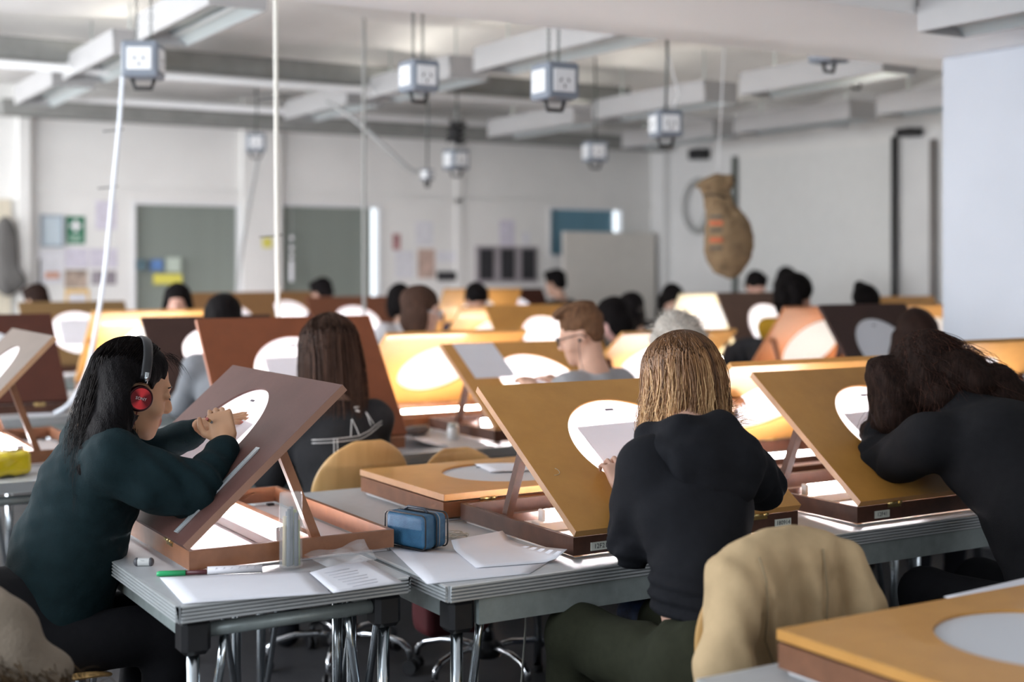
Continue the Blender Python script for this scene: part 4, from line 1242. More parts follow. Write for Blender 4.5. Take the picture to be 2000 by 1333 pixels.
MB().tube([pa, pa + d * .008, pb], [.005, .0072, .0072], 10).build('cap', mat('green plastic', (.03, .45, .16), .35), t)
MB().tube([pb, pb + d * .085], .0058, 10).build('barrel', mat('maroon plastic', (.09, .02, .025), .4), t)
MB().tube([pb + d * .085, pb + d * .118], .006, 10).build('label_band', mat('striped label', (.55, .50, .52), .5, var=.4, vscale=120), t)
t = thing('rolled_leaflet', 'small rolled printed leaflet against the tray of the mauve desk', 'leaflet', (0, 0, 0))
ra, rb2 = np.array((1.10, 3.333, TZ + .011)), np.array((1.228, 3.337 - .05, TZ + .011))
MB().tube([ra, rb2], .010, 14).build('roll', mat('leaflet paper', (.74, .72, .75), .6), t)
MB().tube([ra + (ra - rb2) * .001, ra + (ra - rb2) * .012], .0095, 12).build('inner_core', mat('brown card', (.10, .05, .035), .7), t)
b = MB(); dr = (rb2 - ra)
for q in range(6):
    u = .12 + q * .14; p = ra + dr * u
    b.tube([p + np.array((0, -.0095, .004)), p + np.array((.0, -.0075, .0075)) + dr * .03, p + np.array((0, -.0098, -.001)) + dr * .05], .0007, 4)
tag(b.build('print', mat('grey print', (.40, .40, .44), .8), t), kind='stuff')
# tangled earphone cable between the case and the golden desk
b = MB(); r = random.Random(11)
pts = []
for q in range(46):
    a = q * .83; rr_ = .018 + .018 * r.random()
    pts.append((1.855 + .5 * (r.random() - .5) * .09 + rr_ * math.cos(a), 3.42 + rr_ * math.sin(a) + (r.random() - .5) * .03, TZ + .004 + .016 * r.random()))
P2 = [Vector(p) for p in pts]
for _ in range(2):
    Q = [P2[0]]
    for a, c in zip(P2, P2[1:]): Q += [a * .75 + c * .25, a * .25 + c * .75]
    P2 = Q + [P2[-1]]
tag(b.tube(P2, .0013, 5).build('earphone_cable', mat('pale cable', (.55, .54, .48), .5)), 'tangled thin pale cable beside the blue pencil case', 'cable')
# steel ruler on the mauve board
d1 = DESKS['D1']; t = thing('ruler', 'long steel ruler lying along the mauve brown desk', 'ruler', (d1['x'], d1['y'], TZ), d1['rz'])
Mr = d1['Mb'] @ Matrix.Translation((.765, .02, .0008)) @ Matrix.Rotation(math.radians(2.5), 4, 'Z')
M_RUL = mat('ruler steel', (.62, .68, .70), .35, metal=.55, var=.04)
MB().box(-.015, .012, 0, .305, 0, .0012, Mr).build('blade', M_RUL, t)
MB().box(.0122, .0165, 0, .297, .0, .0045, Mr).build('raised_edge', M_RUL, t)
b = MB()
for q in range(60): b.box(-.0148, -.0148 + (.010 if q % 10 == 0 else .006 if q % 5 == 0 else .0035), .004 + q * .005, .0048 + q * .005, .0012, .0016, Mr)
tag(b.build('graduations', mat('ruler marks', (.10, .11, .12), .6), t), kind='stuff')
# scuffs and drawn marks are kept off the boards; small curl scratch on the golden board
Mb2 = DESKS['D2']['Mb']
MB().tube([tuple(Mb2 @ Vector((.055 + .018 * math.cos(a), .235 + .016 * math.sin(a), .0006))) for a in np.linspace(-1.9, .9, 9)], .0009, 4).build('scratch', mat('pale scratch', (.60, .50, .36), .7), DESKS['D2']['obj'])
Mw2 = Matrix.Translation((1.985, 3.005, TZ)) @ Mb2
MB().tube([tuple(Mw2 @ Vector((.40 + x * .9, .33 + y_, .0022))) for x, y_ in ((.02, .05), (.015, .03), (.0, .015), (.004, .0), (.016, .004), (.014, .03), (.022, .06))], .0009, 4).build('pencil_line', mat('pencil grey', (.30, .30, .36), .8), bpy.data.objects['drawing_paper'])
# yellow glossy pouch at the picture edge
t = thing('pouch', 'glossy yellow pouch lying on the table at the picture edge', 'pouch', (.965, 5.29, TZ + .003), .3)
obj('pouch_body', sdf_mesh('pouch_body', [rbox((0, 0, .045), (.075, .035, .022), None, .022, k=.01)], .006, .01, disp=lambda Q: .005 * wob(Q, 55, 4)), mat('yellow vinyl', (.72, .55, .02), .15, coat=.6), t)
MB().tube([(-.08, .0, .092), (.08, .0, .092)], .003, 6).build('zip', M_BRASS, t)
# things on the second row of tables
t = thing('jar', 'small white jar on the table behind the closed desk', 'jar', (2.93, 5.42, TZ))
MB().lathe([(.0005, 0), (.024, 0), (.026, .006), (.026, .05), (.022, .056), (.0005, .056)], 20).build('jar_body', mat('jar white', (.72, .76, .78), .3), t)
MB().lathe([(.0005, .056), (.023, .056), (.023, .068), (.021, .071), (.0005, .071)], 20).build('lid', M_STEEL, t)
paper('folded white paper beside the red brown desk', [(2.62, 5.22), (2.80, 5.20), (2.84, 5.50), (2.66, 5.54)], curl=lambda u, v_: .05 * (1 - u) ** 2)
t = thing('pencil_pouch', 'dark grey pencil pouch beside the folded white paper', 'pouch', (2.84, 5.62, TZ + .002), .4)
obj('pouch_body', sdf_mesh('pouch_body', [elli((0, 0, .022), (.10, .045, .022))], .008, .01, disp=lambda Q: .004 * wob(Q, 50, 4)), mat('grey cloth', (.10, .095, .10), .9), t)
MB().tube([(-.08, -.01, .040), (.0, -.012, .0445), (.08, -.01, .040)], .0022, 6).build('zip', M_STEEL, t)
for k, (x, y, rz, lab) in enumerate(((4.35, 5.40, .2, 'scattered white sheet on the table in front of the orange lit desk'), (4.72, 5.30, -.3, 'white sheet nearest the orange lit desk'), (4.10, 5.62, .5, 'loose sheet behind the scattered white one'))):
    c_, s_ = math.cos(rz), math.sin(rz)
    paper(lab, [(x + c_ * a - s_ * b_, y + s_ * a + c_ * b_) for a, b_ in ((-.15, -.10), (.15, -.10), (.15, .10), (-.15, .10))], curl=lambda u, v_: .015 * u * u)
paper('torn white paper by the hanging cord', [(1.45, 7.42), (1.62, 7.38), (1.70, 7.62), (1.50, 7.66)], curl=lambda u, v_: .05 * math.sin(3 * u) * v_)
# chrome lamp joint beside the dark brown desk
t = thing('lamp_clamp', 'small chrome clamp beside the dark brown desk', 'clamp', (5.34, 5.62, TZ))
MB().tube([(0, 0, 0), (0, 0, .10), (.02, .02, .17), (.0, .05, .21)], .012, 8).build('stem', M_BASE, t)
MB().lathe([(.0005, .20), (.02, .205), (.026, .22), (.02, .235), (.0005, .24)], 12).build('knob', M_BASE, t)
# black jackets over chairs further back
jacket('black jacket over the chair before the dark brown desk', 'jacket', (5.225, 4.985), .1, mat('black jacket cloth', (.010, .010, .013), .9, bump=.3), 1.02, w_=.22, low=.5, vox=.014, seed=7)
jacket('black jacket over the chair of the girl with the mustard sleeve', 'jacket', (5.985, 6.90), -1.35, mat('black jacket cloth', (.010, .010, .013), .9, bump=.3), 1.06, w_=.20, low=.5, vox=.014, seed=8)
chair('chair under the black jacket before the dark brown desk', 5.20, 5.215, 6, .12)
chair('chair under the black jacket of the girl with the mustard sleeve', 6.215, 6.95, -77, .14)
# cables and bags on the floor under the tables
tag(MB().tube([(1.93, 3.45, .69), (1.935, 3.44, .45), (1.95, 3.45, .22), (2.02, 3.46, .15), (2.09, 3.45, .22), (2.11, 3.45, .45), (2.115, 3.46, .69)], .0035, 6).build('lamp_flex', mat('pale flex', (.42, .42, .38), .5)), 'thin pale cable looping below the middle table', 'cable')
tag(MB().tube([(2.3, 3.2, .69), (2.42, 3.28, .60), (2.52, 3.32, .50), (2.56, 3.34, .47)], .004, 6).build('lamp_flex', mat('pale flex', (.42, .42, .38), .5)), 'short pale cable sagging under the table beside the olive trousers', 'cable')
t = thing('bag', 'dark red bag hanging under the empty chair', 'bag', (2.30, 4.26, .22))
obj('bag_body', sdf_mesh('bag_body', [rbox((0, 0, .08), (.10, .04, .05), None, .03, k=.02)], .012, .02, disp=lambda Q: .008 * wob(Q, 30, 4)), mat('red nylon', (.10, .010, .014), .7), t)
MB().tube([(-.06, 0, .15), (.05, .02, .20), (.16, .06, .212)], .006, 6).build('strap', M_BLACK, t)
t = thing('backpack', 'dark blue patterned bag under the blonde girl\'s desk', 'bag', (2.66, 3.42, 0))
obj('bag_body', sdf_mesh('bag_body', [rbox((0, 0, .24), (.12, .08, .18), None, .05, k=.02)], .012, .02, disp=lambda Q: .012 * wob(Q, 30, 5)), mat('navy print nylon', (.015, .03, .08), .7, var=.8, vscale=20), t)
for sx in (-.06, .06): MB().tube([(sx, -.12, .42), (sx * 1.1, -.16, .30), (sx, -.13, .12)], .012, 6).build('strap', M_BLACK, t)

# ================================================================== PEOPLE
def A(*v): return np.array(v, float)
def unit(v): v = np.asarray(v, float); return v / np.linalg.norm(v)

def head_prims(H, Fm, s=1., lip=(.42, .16, .13), fine=True, skin=None):
    """head around ear level H; Fm columns right, forward, up"""
    def w_(x, y, z): return H + Fm @ (A(x, y, z) * s)
    def e(c, r, **kw): return elli(w_(*c), A(*r) * s, Fm, **kw)
    def cp(a, b, r0, r1, **kw): return cap(w_(*a), w_(*b), r0 * s, r1 * s, **kw)
    P = [e((0, -.012, .040), (.074, .094, .080)), e((0, .022, -.030), (.060, .068, .080)), e((0, .040, -.078), (.043, .046, .034)),
         e((0, .066, -.100), (.018, .017, .016)), cp((-.030, .074, .030), (.030, .074, .030), .012, .012)]
    if fine:
        P += [e((.031, .100, .010), (.017, .014, .012), op='s', k=.014), e((-.031, .100, .010), (.017, .014, .012), op='s', k=.014),
              e((.031, .079, .008), (.0135, .012, .0115), k=.004), e((-.031, .079, .008), (.0135, .012, .0115), k=.004)]
    P += [cp((0, .086, .016), (0, .104, -.022), .0075, .0105, k=.012), e((0, .098, -.030), (.016, .010, .008), k=.010),
          e((.045, .055, -.032), (.020, .022, .020)), e((-.045, .055, -.032), (.020, .022, .020))]
    P += [cp((-.019, .083, -.058), (.019, .083, -.058), .0055, .0055, k=.006, col=lip), cp((-.014, .083, -.0675), (.014, .083, -.0675), .007, .007, k=.006, col=lip)]
    for sx in (-1, 1):
        P += [e((sx * .074, -.008, -.006), (.010, .018, .030), k=.006)]
    return P

def hand_prims(W, D, N, side, curl=(.4, .6, .5), spread=.0, s=1., thumb=1., nail=None, tips=None):
    """W wrist, D direction of the fingers, N palm normal, side: direction from little finger to thumb"""
    D = unit(D); N = unit(A(*N) - D * np.dot(N, D)); S = np.cross(D, N)
    if np.dot(S, side) < 0: S = -S
    P = [cap(W, W + D * .03 * s, .024 * s, .026 * s)]
    Mx = np.stack([S, D, N], 1)
    P.append(rbox(W + D * .060 * s, A(.030, .034, .004) * s, Mx, .009 * s, k=.012))
    lens = ((.026, .020, .016), (.042, .026, .021), (.045, .029, .022), (.040, .026, .020))
    lens = ((.032, .019, .018), (.039, .025, .021), (.044, .028, .022), (.040, .024, .021))
    for i in range(4):
        o = (-.0295 + .0195 * i)
        p = W + D * (.093 if i else .086) * s + S * o * s
        d = unit(D + S * (spread * (i - 1.5)))
        r = (.0072, .0080, .0084, .0082)[i] * s
        ang = 0
        for j in range(3):
            cj = curl[i] if np.ndim(curl[0]) == 0 and len(curl) == 4 else curl[j]
            ang += cj
            q = p + (d * math.cos(ang) + N * math.sin(ang)) * lens[i][j] * s
            P.append(cap(p, q, r * (1 - .07 * j), r * (.93 - .07 * j), k=.004, col=(tips if j == 2 else None)))
            p = q
    p = W + D * .028 * s + S * .026 * s
    d1 = unit(D * .55 + S * .75 + N * .35); q = p + d1 * .040 * s
    d2 = unit(D * .85 + S * .25 * thumb + N * .35); q2 = q + d2 * .032 * s; q3 = q2 + unit(D * .9 - S * .05 + N * .3) * .026 * s
    P += [cap(p, q, .013 * s, .011 * s, k=.010), cap(q, q2, .0105 * s, .0095 * s, k=.004), cap(q2, q3, .0095 * s, .0080 * s, k=.004, col=tips)]
    return P

SKIN = {}
def skin_mat(name, col):
    if name not in SKIN: SKIN[name] = mat('skin ' + name, col, .55, var=.05, vscale=30, spec=.35)
    return SKIN[name]
def cloth(name, col, rough=.85, bump=.15, bscale=350, var=.12, vscale=40):
    return mat(name, col, rough, var=var, vscale=vscale, bump=bump, bscale=bscale, spec=.2)
def folds(amp=.006, f=38, seed=1, st=(1, 1, .6)):
    st = np.array(st)
    return lambda P: amp * wob(P * st, f, seed)
def hairmat(name, col, col2): return mat('hair ' + name, col, .62, var=.2, vscale=18, stretch=(6, 6, .6), col2=col2, bump=.5, bscale=40, spec=.06)
H_BLACK = hairmat('black', (.0085, .0068, .0072), (.0035, .003, .0034))
H_DBRN = hairmat('dark brown', (.030, .016, .012), (.010, .006, .005))
H_BRN = hairmat('brown', (.075, .042, .030), (.028, .016, .012))
H_LBRN = hairmat('light brown', (.20, .105, .055), (.075, .040, .024))
H_SILV = hairmat('silver', (.60, .56, .50), (.36, .33, .29))

def hair_prims(H, Fm, style, s=1.):
    def w_(x, y, z): return H + Fm @ (A(x, y, z) * s)
    def e(c, r, **kw): return elli(w_(*c), A(*r) * s, Fm, **kw)
    dn = A(0, 0, -1.); bk = -Fm[:, 1].copy(); bk[2] = 0; bk = unit(bk); rt = Fm[:, 0]
    P = [e((0, -.024, .050), (.085, .102, .088))]
    cutface = [e((0, .120, -.035), (.064, .075, .085), op='s', k=.02)]
    if style == 'short':
        P = [e((0, -.020, .056), (.082, .100, .080)), e((0, -.055, .000), (.072, .055, .060)), e((0, .045, .105), (.055, .05, .026))]
        cutface = [e((0, .125, -.030), (.075, .075, .085), op='s', k=.015), e((.0, .03, -.085), (.10, .09, .06), op='s', k=.02)]
    elif style == 'bob':
        P += [e((0, -.05, -.04), (.088, .062, .085)), e((.072, .0, -.04), (.026, .055, .085)), e((-.072, .0, -.04), (.026, .055, .085))]
    elif style == 'long':
        b0 = w_(0, -.065, .0)
        for sx in (-1, -.35, .35, 1):
            a = w_(.060 * sx, -.055 + .02 * abs(sx), -.01); c = a + dn * .17 * s + bk * .03; d = c + dn * .15 * s + bk * .015
            P += chain([a, c, d], [.042, .042, .022])
        for sx in (-1, 1):
            a = w_(.070 * sx, .012, .02); c = w_(.076 * sx, .015, -.075)
            P += chain([a, c, c + dn * .14 * s], [.026, .024, .014])
    elif style == 'curly':
        P = [e((0, -.03, .050), (.105, .115, .100))]
        r = np.random.default_rng(int(abs(H[0] * 1000)))
        for q in range(26):
            ph = r.uniform(-2.3, 2.3); z = r.uniform(-.17, .07)
            c = w_(.10 * math.sin(ph), -.02 - .10 * math.cos(ph), 0) + A(0, 0, z)
            P.append(elli(c, (.045, .045, .05)))
    elif style == 'bun':
        P += [e((0, -.115, .07), (.045, .04, .04))]
    return P + cutface

def hair_obj(t, H, Fm, style, m, vox=.010, s=1., amp=.004):
    return obj('hair', sdf_mesh('hair', hair_prims(H, Fm, style, s), vox, .02, disp=lambda P: amp * wob((P - H) @ Fm * [1, 1, .25], 130, 4)), m, t)

def eye_parts(t, H, Fm, brow=M_BLK, s=1., closed=True):
    """eyebrows and lashes as their own thin parts"""
    def w_(x, y, z): return tuple(H + Fm @ (A(x, y, z) * s))
    for sx in (-1, 1):
        MB().tube([w_(sx * .015, .0875, .030), w_(sx * .030, .0865, .035), w_(sx * .047, .074, .030)], [.0026, .0032, .0015], 6).build('eyebrow', brow, t)
        MB().tube([w_(sx * .018, .0905, .004), w_(sx * .030, .0925, .0005), w_(sx * .044, .085, .004)], [.0012, .0018, .0012], 6).build('eyelash', brow, t)

def person(label, H, face, body=None, hair='long', hm=H_BLACK, top=None, skin=(.52, .33, .24), trous=None, bow=20., vox=.012, hands=True, group='students at the light desks',
           hand_z=.98, roll=0., fine=False, lean=.26, hipz=.52, reach=.30, hood=None, top_name='jumper', short=False, hs=1.08):
    """seated figure: H head centre, face heading in degrees (0 = +Y, positive turns to -X)"""
    H = A(*H)
    a = math.radians(face); f = A(-math.sin(a), math.cos(a), 0)
    ab = math.radians(face if body is None else body); fb = A(-math.sin(ab), math.cos(ab), 0); rb = A(math.cos(ab), math.sin(ab), 0)
    bw = math.radians(bow)
    Fm = frame(f * math.cos(bw) + A(0, 0, -math.sin(bw)))
    if roll: Fm = Fm @ rotm(0, math.radians(roll), 0)
    NB = H - fb * .055 - f * .02 * bow / 20 + A(0, 0, -.165)
    hip = A(*(H - fb * lean)[:2], hipz)
    t = thing('person', label, 'person', (hip[0], hip[1], 0), 0, group)
    O = A(hip[0], hip[1], 0)
    L = lambda p: A(*p) - O
    Hl, NBl, hl = H - O, NB - O, hip - O
    ch = NBl * .62 + hl * .38 + fb * .005
    wst = NBl * .25 + hl * .75
    P = head_prims(Hl, Fm, 1., fine=fine)
    P += [cap(Hl + Fm @ A(0, -.025, -.05), NBl + A(0, 0, .01), .050, .055)]
    P += chain([NBl, ch, wst, hl], [.07, .10, .10, .11])
    T = [elli(ch, (.165, .115, .17), np.stack([rb, fb, A(0, 0, 1)], 1)), *chain([NBl + A(0, 0, -.05), ch, wst, hl + A(0, 0, .02)], [.085, .125, .125, .145])]
    Tr = [cap(hl + A(0, 0, -.01), hl + A(0, 0, .03), .14)]
    for sx in (-1, 1):
        sh = NBl + rb * (.165 * sx) + A(0, 0, -.055)
        el = sh + fb * .13 + rb * (.05 * sx) + A(0, 0, -.22)
        wr = A(*(Hl + fb * (reach - .10) + rb * (.10 * sx))[:2], hand_z)
        P += chain([sh, el, wr], [.045, .040, .027])
        if hands:
            P += hand_prims(wr, unit(fb * .8 - rb * .3 * sx + A(0, 0, .35)), A(0, .2, -1), -rb * sx, curl=(.35, .45, .4))
        if short:
            T += chain([sh, sh * .35 + el * .65], [.068, .062])
        else:
            T += chain([sh, el, wr - (wr - el) * .12], [.066, .056, .040])
        T += [cap(NBl + A(0, 0, -.035), sh, .055, .06)]
        kn = hl + fb * .42 + rb * (.11 * sx) + A(0, 0, -.01); ft = A(*(kn - fb * .02)[:2], .07)
        P += [cap(hl + rb * (.09 * sx), kn, .06, .05), cap(kn, ft, .045, .03), cap(ft + A(0, 0, -.035), ft + fb * .13 + A(0, 0, -.04), .032, .027)]
        Tr += chain([hl + rb * (.085 * sx), kn, ft], [.088, .066, .048]) + [cap(ft + A(0, 0, -.025), ft + fb * .14 + A(0, 0, -.035), .042, .035)]
    obj('body', sdf_mesh('body', P, vox, .022), skin_mat('%.2f %.2f' % skin[:2], skin), t)
    obj(top_name, sdf_mesh(top_name, T, max(vox, .012), .05, disp=folds(.006, 36, int(abs(H[1] * 100)))), top or cloth('black jumper', (.012, .012, .014)), t)
    obj('trousers', sdf_mesh('trousers', Tr, .016, .04), trous or cloth('dark trousers', (.012, .013, .017)), t)
    if hair: hair_obj(t, Hl, Fm, hair, hm, max(.009, vox * .85), hs)
    return t, Hl, Fm

# ---------------------------------------------------------------- strands that lie over the head and then hang
def flow_hair(H, Fm, n, end, phi=(-2.2, 2.2), rad=(.086, .104, .092), cen=(0, -.022, .048), S=16, seed=1, wav=.004, t1=(1.45, 1.85), infl=(1., 1.07), part=0., frac=.45, p2=None):
    """N x S x 3 strand paths; phi = 0 at the back of the head"""
    r = np.random.default_rng(seed); out = []
    c = H + Fm @ A(*cen)
    ns = int(S * frac)
    for i in range(n):
        ph = r.uniform(*phi); th0 = r.uniform(.25, .6); th1 = r.uniform(*t1)
        if th1 < th0 + .3: th1 = th0 + .3
        k = r.uniform(*infl)
        yp = r.uniform(-.055, .06); p0 = A(part + r.normal(0, .003), yp, rad[2] * math.sqrt(1 - (yp / rad[1]) ** 2)) * .985
        pts = []
        n0 = unit(p0 / A(*rad)); n1 = A(math.sin(th1) * math.sin(ph), -math.sin(th1) * math.cos(ph), math.cos(th1))
        for j in range(ns):
            e_ = j / (ns - 1); pts.append(c + Fm @ (unit(n0 * (1 - e_) + n1 * e_) * A(*rad) * k))
        p1 = pts[-1]; tg = unit(pts[-1] - pts[-2])
        E = end(ph, r)
        if E is None: continue
        ln = np.linalg.norm(E - p1)
        seed_w = r.uniform(0, 6.28, 3)
        for j in range(1, S - ns + 1):
            u = j / (S - ns)
            a = p1 + tg * ln * .35
            b = E - A(0, 0, -1.) * ln * .30 if p2 is None else E + p2(ph, r) * ln
            q = (1 - u) ** 3 * p1 + 3 * (1 - u) ** 2 * u * a + 3 * (1 - u) * u * u * b + u ** 3 * E
            q = q + wav * u * np.sin(seed_w + u * A(9, 8, 4))
            pts.append(q)
        out.append(pts)
    return np.array(out)

# ---------------------------------------------------------------- girl with red headphones
O1 = A(.66, 3.74, 0)
t1 = thing('person', 'girl in a dark teal sweater wearing red headphones, bent over her drawing', 'person', tuple(O1), 0, 'students at the light desks')
H1 = A(1.032, 3.762, 1.170) - O1
f1 = unit(A(.985, .02, 0)); bw = math.radians(15)
F1 = frame(f1 * math.cos(bw) + A(0, 0, -math.sin(bw)))
SK1 = (.60, .33, .19)
P = head_prims(H1, F1, 1.04, lip=(.40, .11, .11))
NB = A(.935, 3.742, 1.055) - O1
P += [cap(H1 + F1 @ A(0, -.03, -.05), NB, .050, .056), cap(NB, A(.93, 3.74, .93) - O1, .07, .09), cap(A(.93, 3.74, .93) - O1, A(.80, 3.74, .60) - O1, .09, .09)]
shR, elR, wrR = A(.93, 3.565, 1.015) - O1, A(1.125, 3.505, .918) - O1, A(1.240, 3.600, 1.030) - O1
shL, elL, wrL = A(.955, 3.925, 1.03) - O1, A(1.09, 4.00, .955) - O1, A(1.235, 3.815, 1.050) - O1
P += chain([NB, shR, elR, wrR], [.06, .045, .040, .027]) + chain([NB, shL, elL, wrL], [.06, .045, .040, .027])
BACKLIT_PINK = (.62, .20, .17)  # reddish glow of the backlit fingertips, painted into the skin colour
P += hand_prims(wrR, A(-.10, .36, .93), A(.40, .85, -.25), A(-.3, .5, .5), curl=(.95, 1.15, .8), s=.90)
P += hand_prims(wrL, A(.86, -.46, .30), A(.25, .1, -.95), A(.3, .9, .2), curl=(.12, .28, .22), spread=.10, s=.95, tips=BACKLIT_PINK)
obj('body', sdf_mesh('body', P, .0052, .018, base=SK1), vcol_mat('skin warm', .5), t1)
M_TEAL = cloth('dark teal sweatshirt', (.0042, .0155, .019), bump=.2)
T = [elli(A(.915, 3.74, .93) - O1, (.120, .175, .17), rotm(0, math.radians(28), 0)),
     *chain([A(.945, 3.742, 1.01) - O1, A(.915, 3.74, .93) - O1, A(.855, 3.74, .76) - O1, A(.805, 3.74, .58) - O1], [.085, .125, .138, .150])]
for sh, el, wr in ((shR, elR, wrR), (shL, elL, wrL)):
    T += [cap(NB + A(-.01, 0, -.035), sh, .06, .068)] + chain([sh, sh * .5 + el * .5 + A(0, -.005, -.012), el, wr - (wr - el) * .20], [.070, .072, .062, .046])
    cu = wr - (wr - el) * .20; T += [cap(cu, wr - (wr - el) * .06, .041, .037, k=.008)]
def fold1(P_):
    d = np.zeros(len(P_))
    for el in (elR, elL):
        q = np.linalg.norm(P_ - el, axis=1); d += .007 * np.exp(-(q / .13) ** 2) * np.sin(P_ @ A(90, 60, 40))
    return d + .005 * wob(P_, 30, 2) + .003 * wob(P_ * A(1, 1, 1.6), 75, 8)
obj('sweatshirt', sdf_mesh('sweatshirt', T, .0075, .045, disp=fold1), M_TEAL, t1)
Tr = [cap(A(.68, 3.74, .53) - O1, A(.70, 3.74, .58) - O1, .15)]
for sy in (-1, 1):
    Tr += chain([A(.70, 3.74 + .085 * sy, .53) - O1, A(1.10, 3.74 + .11 * sy, .53) - O1, A(1.05, 3.74 + .11 * sy, .08) - O1], [.092, .07, .05]) + [cap(A(1.05, 3.74 + .11 * sy, .045) - O1, A(1.19, 3.74 + .11 * sy, .038) - O1, .045, .038)]
obj('trousers', sdf_mesh('trousers', Tr, .014, .04, disp=folds(.005, 40, 3)), cloth('black jeans', (.007, .007, .009)), t1)
eye_parts(t1, H1, F1, mat('brow black', (.015, .01, .01), .7), 1.04)
# hair: cap and a long curtain down the back, then loose strands over it
def h1(x, y, z): return H1 + F1 @ A(x, y, z)
HP = [elli(h1(0, -.022, .052), A(.088, .106, .093), F1)]
for (q, y_, r_) in ((-.062, 3.60, .034), (-.03, 3.635, .040), (.0, 3.68, .040), (.03, 3.73, .038)):
    a = h1(-q, -.066, .03)
    HP += chain([a, A(.965, y_ + .03, 1.150) - O1, A(.925, y_, 1.075) - O1, A(.885, y_, 1.005) - O1, A(.862, y_ + .01, .955) - O1], [.050, .044, .042, .034, .012])
HP += chain([h1(.066, -.004, .055), h1(.078, -.012, -.03), h1(.066, -.035, -.10), A(.955, 3.63, .99) - O1], [.036, .026, .026, .014], k=.015)
HP += chain([h1(-.066, -.004, .055), h1(-.078, -.012, -.03), h1(-.06, -.035, -.10)], [.036, .026, .022], k=.015)
HP += [elli(h1(0, .108, -.030), A(.080, .076, .140), F1, op='s', k=.012), elli(h1(.085, .070, -.035), A(.056, .050, .112), F1, op='s', k=.010), cap(h1(.070, -.008, -.012), h1(.16, -.008, -.012), .043, .048, op='s', k=.006)]
obj('hair', sdf_mesh('hair', HP, .0065, .03, disp=lambda Q: .0028 * wob((Q - H1) * A(1, 1, .2), 230, 4)), H_BLACK, t1)
M_ST1 = attr_mat('black hair strands', (.003, .0025, .003), (.012, .008, .007), .5)
def end1(ph, r):
    u = np.clip(ph / 2.0, -1, 1)
    if abs(ph) > 1.75: return None
    return A(.852 + r.uniform(-.035, .05) + .02 * abs(u), 3.655 - u * .075 + r.uniform(-.03, .03), .93 + r.uniform(-.05, .10)) - O1
def clear_cup(W):   # strands tuck behind the ear cup
    Q = (W - H1) @ F1
    near = (np.hypot(Q[..., 1] + .008, Q[..., 2] + .012) < .046) & (Q[..., 0] > .05)
    return W[~near.any(1)]
strands('hair_strands', clear_cup(flow_hair(H1, F1, 780, end1, (-1.75, 1.75), rad=(.090, .108, .095), seed=3, wav=.006, S=18)), .0013, M_ST1, t1)
def end1b(ph, r):   # lock in front of the shoulder on the near side
    return A(.985 + r.uniform(-.03, .02), 3.625 + r.uniform(-.015, .015), .98 + r.uniform(-.03, .05)) - O1
strands('hair_strands', clear_cup(flow_hair(H1, F1, 260, end1b, (-1.95, -1.1), rad=(.091, .108, .096), seed=5, wav=.004, S=16)), .0012, M_ST1, t1)
# wisps at the forehead
r_ = np.random.default_rng(9); W = []
for i in range(40):
    a = h1(r_.uniform(.0, .055), .055 + r_.uniform(-.02, .02), .118 + r_.uniform(-.012, .01))
    d = F1 @ A(r_.uniform(-.2, .6), 1, r_.uniform(-.3, .25)); L_ = r_.uniform(.02, .05)
    W.append([a + d * L_ * u + A(0, 0, -1) * L_ * .8 * u * u for u in np.linspace(0, 1, 8)])
strands('hair_wisps', W, .0006, M_ST1, t1)

# her headphones
hp = thing('headphones', 'black headband headphones with red metallic ear cups on the girl\'s head', 'headphones', tuple(O1))
M_HBAND = mat('headband black', (.02, .02, .022), .35)
M_RIM = mat('headphone rim', (.05, .008, .010), .35, metal=.6)
def painted_sheen_red():  # wedge-shaped sheen of the spun metal painted into the base colour
    m, nt, p = _new('red metal with painted sheen'); L = nt.links
    tc = nt.nodes.new('ShaderNodeTexCoord'); sp = nt.nodes.new('ShaderNodeSeparateXYZ')
    L.new(tc.outputs['Object'], sp.inputs[0])
    at = nt.nodes.new('ShaderNodeMath'); at.operation = 'ARCTAN2'
    L.new(sp.outputs['X'], at.inputs[0]); L.new(sp.outputs['Z'], at.inputs[1])
    mu = nt.nodes.new('ShaderNodeMath'); mu.operation = 'MULTIPLY'; mu.inputs[1].default_value = 2.
    L.new(at.outputs[0], mu.inputs[0])
    si = nt.nodes.new('ShaderNodeMath'); si.operation = 'COSINE'; L.new(mu.outputs[0], si.inputs[0])
    rp = nt.nodes.new('ShaderNodeValToRGB')
    rp.color_ramp.elements[0].position = .35; rp.color_ramp.elements[0].color = (.16, .006, .010, 1)
    rp.color_ramp.elements[1].position = .95; rp.color_ramp.elements[1].color = (.80, .05, .06, 1)
    ma = nt.nodes.new('ShaderNodeMath'); ma.operation = 'MULTIPLY_ADD'; ma.inputs[1].default_value = .5; ma.inputs[2].default_value = .5
    L.new(si.outputs[0], ma.inputs[0]); L.new(ma.outputs[0], rp.inputs[0]); L.new(rp.outputs[0], p.inputs['Base Color'])
    p.inputs['Metallic'].default_value = .55; p.inputs['Roughness'].default_value = .38
    return m
M_RRED = painted_sheen_red()
bp = []
for a in np.linspace(-1.42, 1.42, 25):
    bp.append(h1(.102 * math.sin(a), -.012, .020 + .128 * math.cos(a)))
band = MB(); rows = []
for i, p in enumerate(bp):
    o_ = p - h1(0, -.012, .02); n_ = unit(o_)
    fw = F1[:, 1]
    rows.append([tuple(p + fw * d_ + n_ * (.0025 if abs(d_) < .01 else 0)) for d_ in (-.0115, -.006, .006, .0115)])
band.grid(rows, .006).build('headband', M_HBAND, hp)
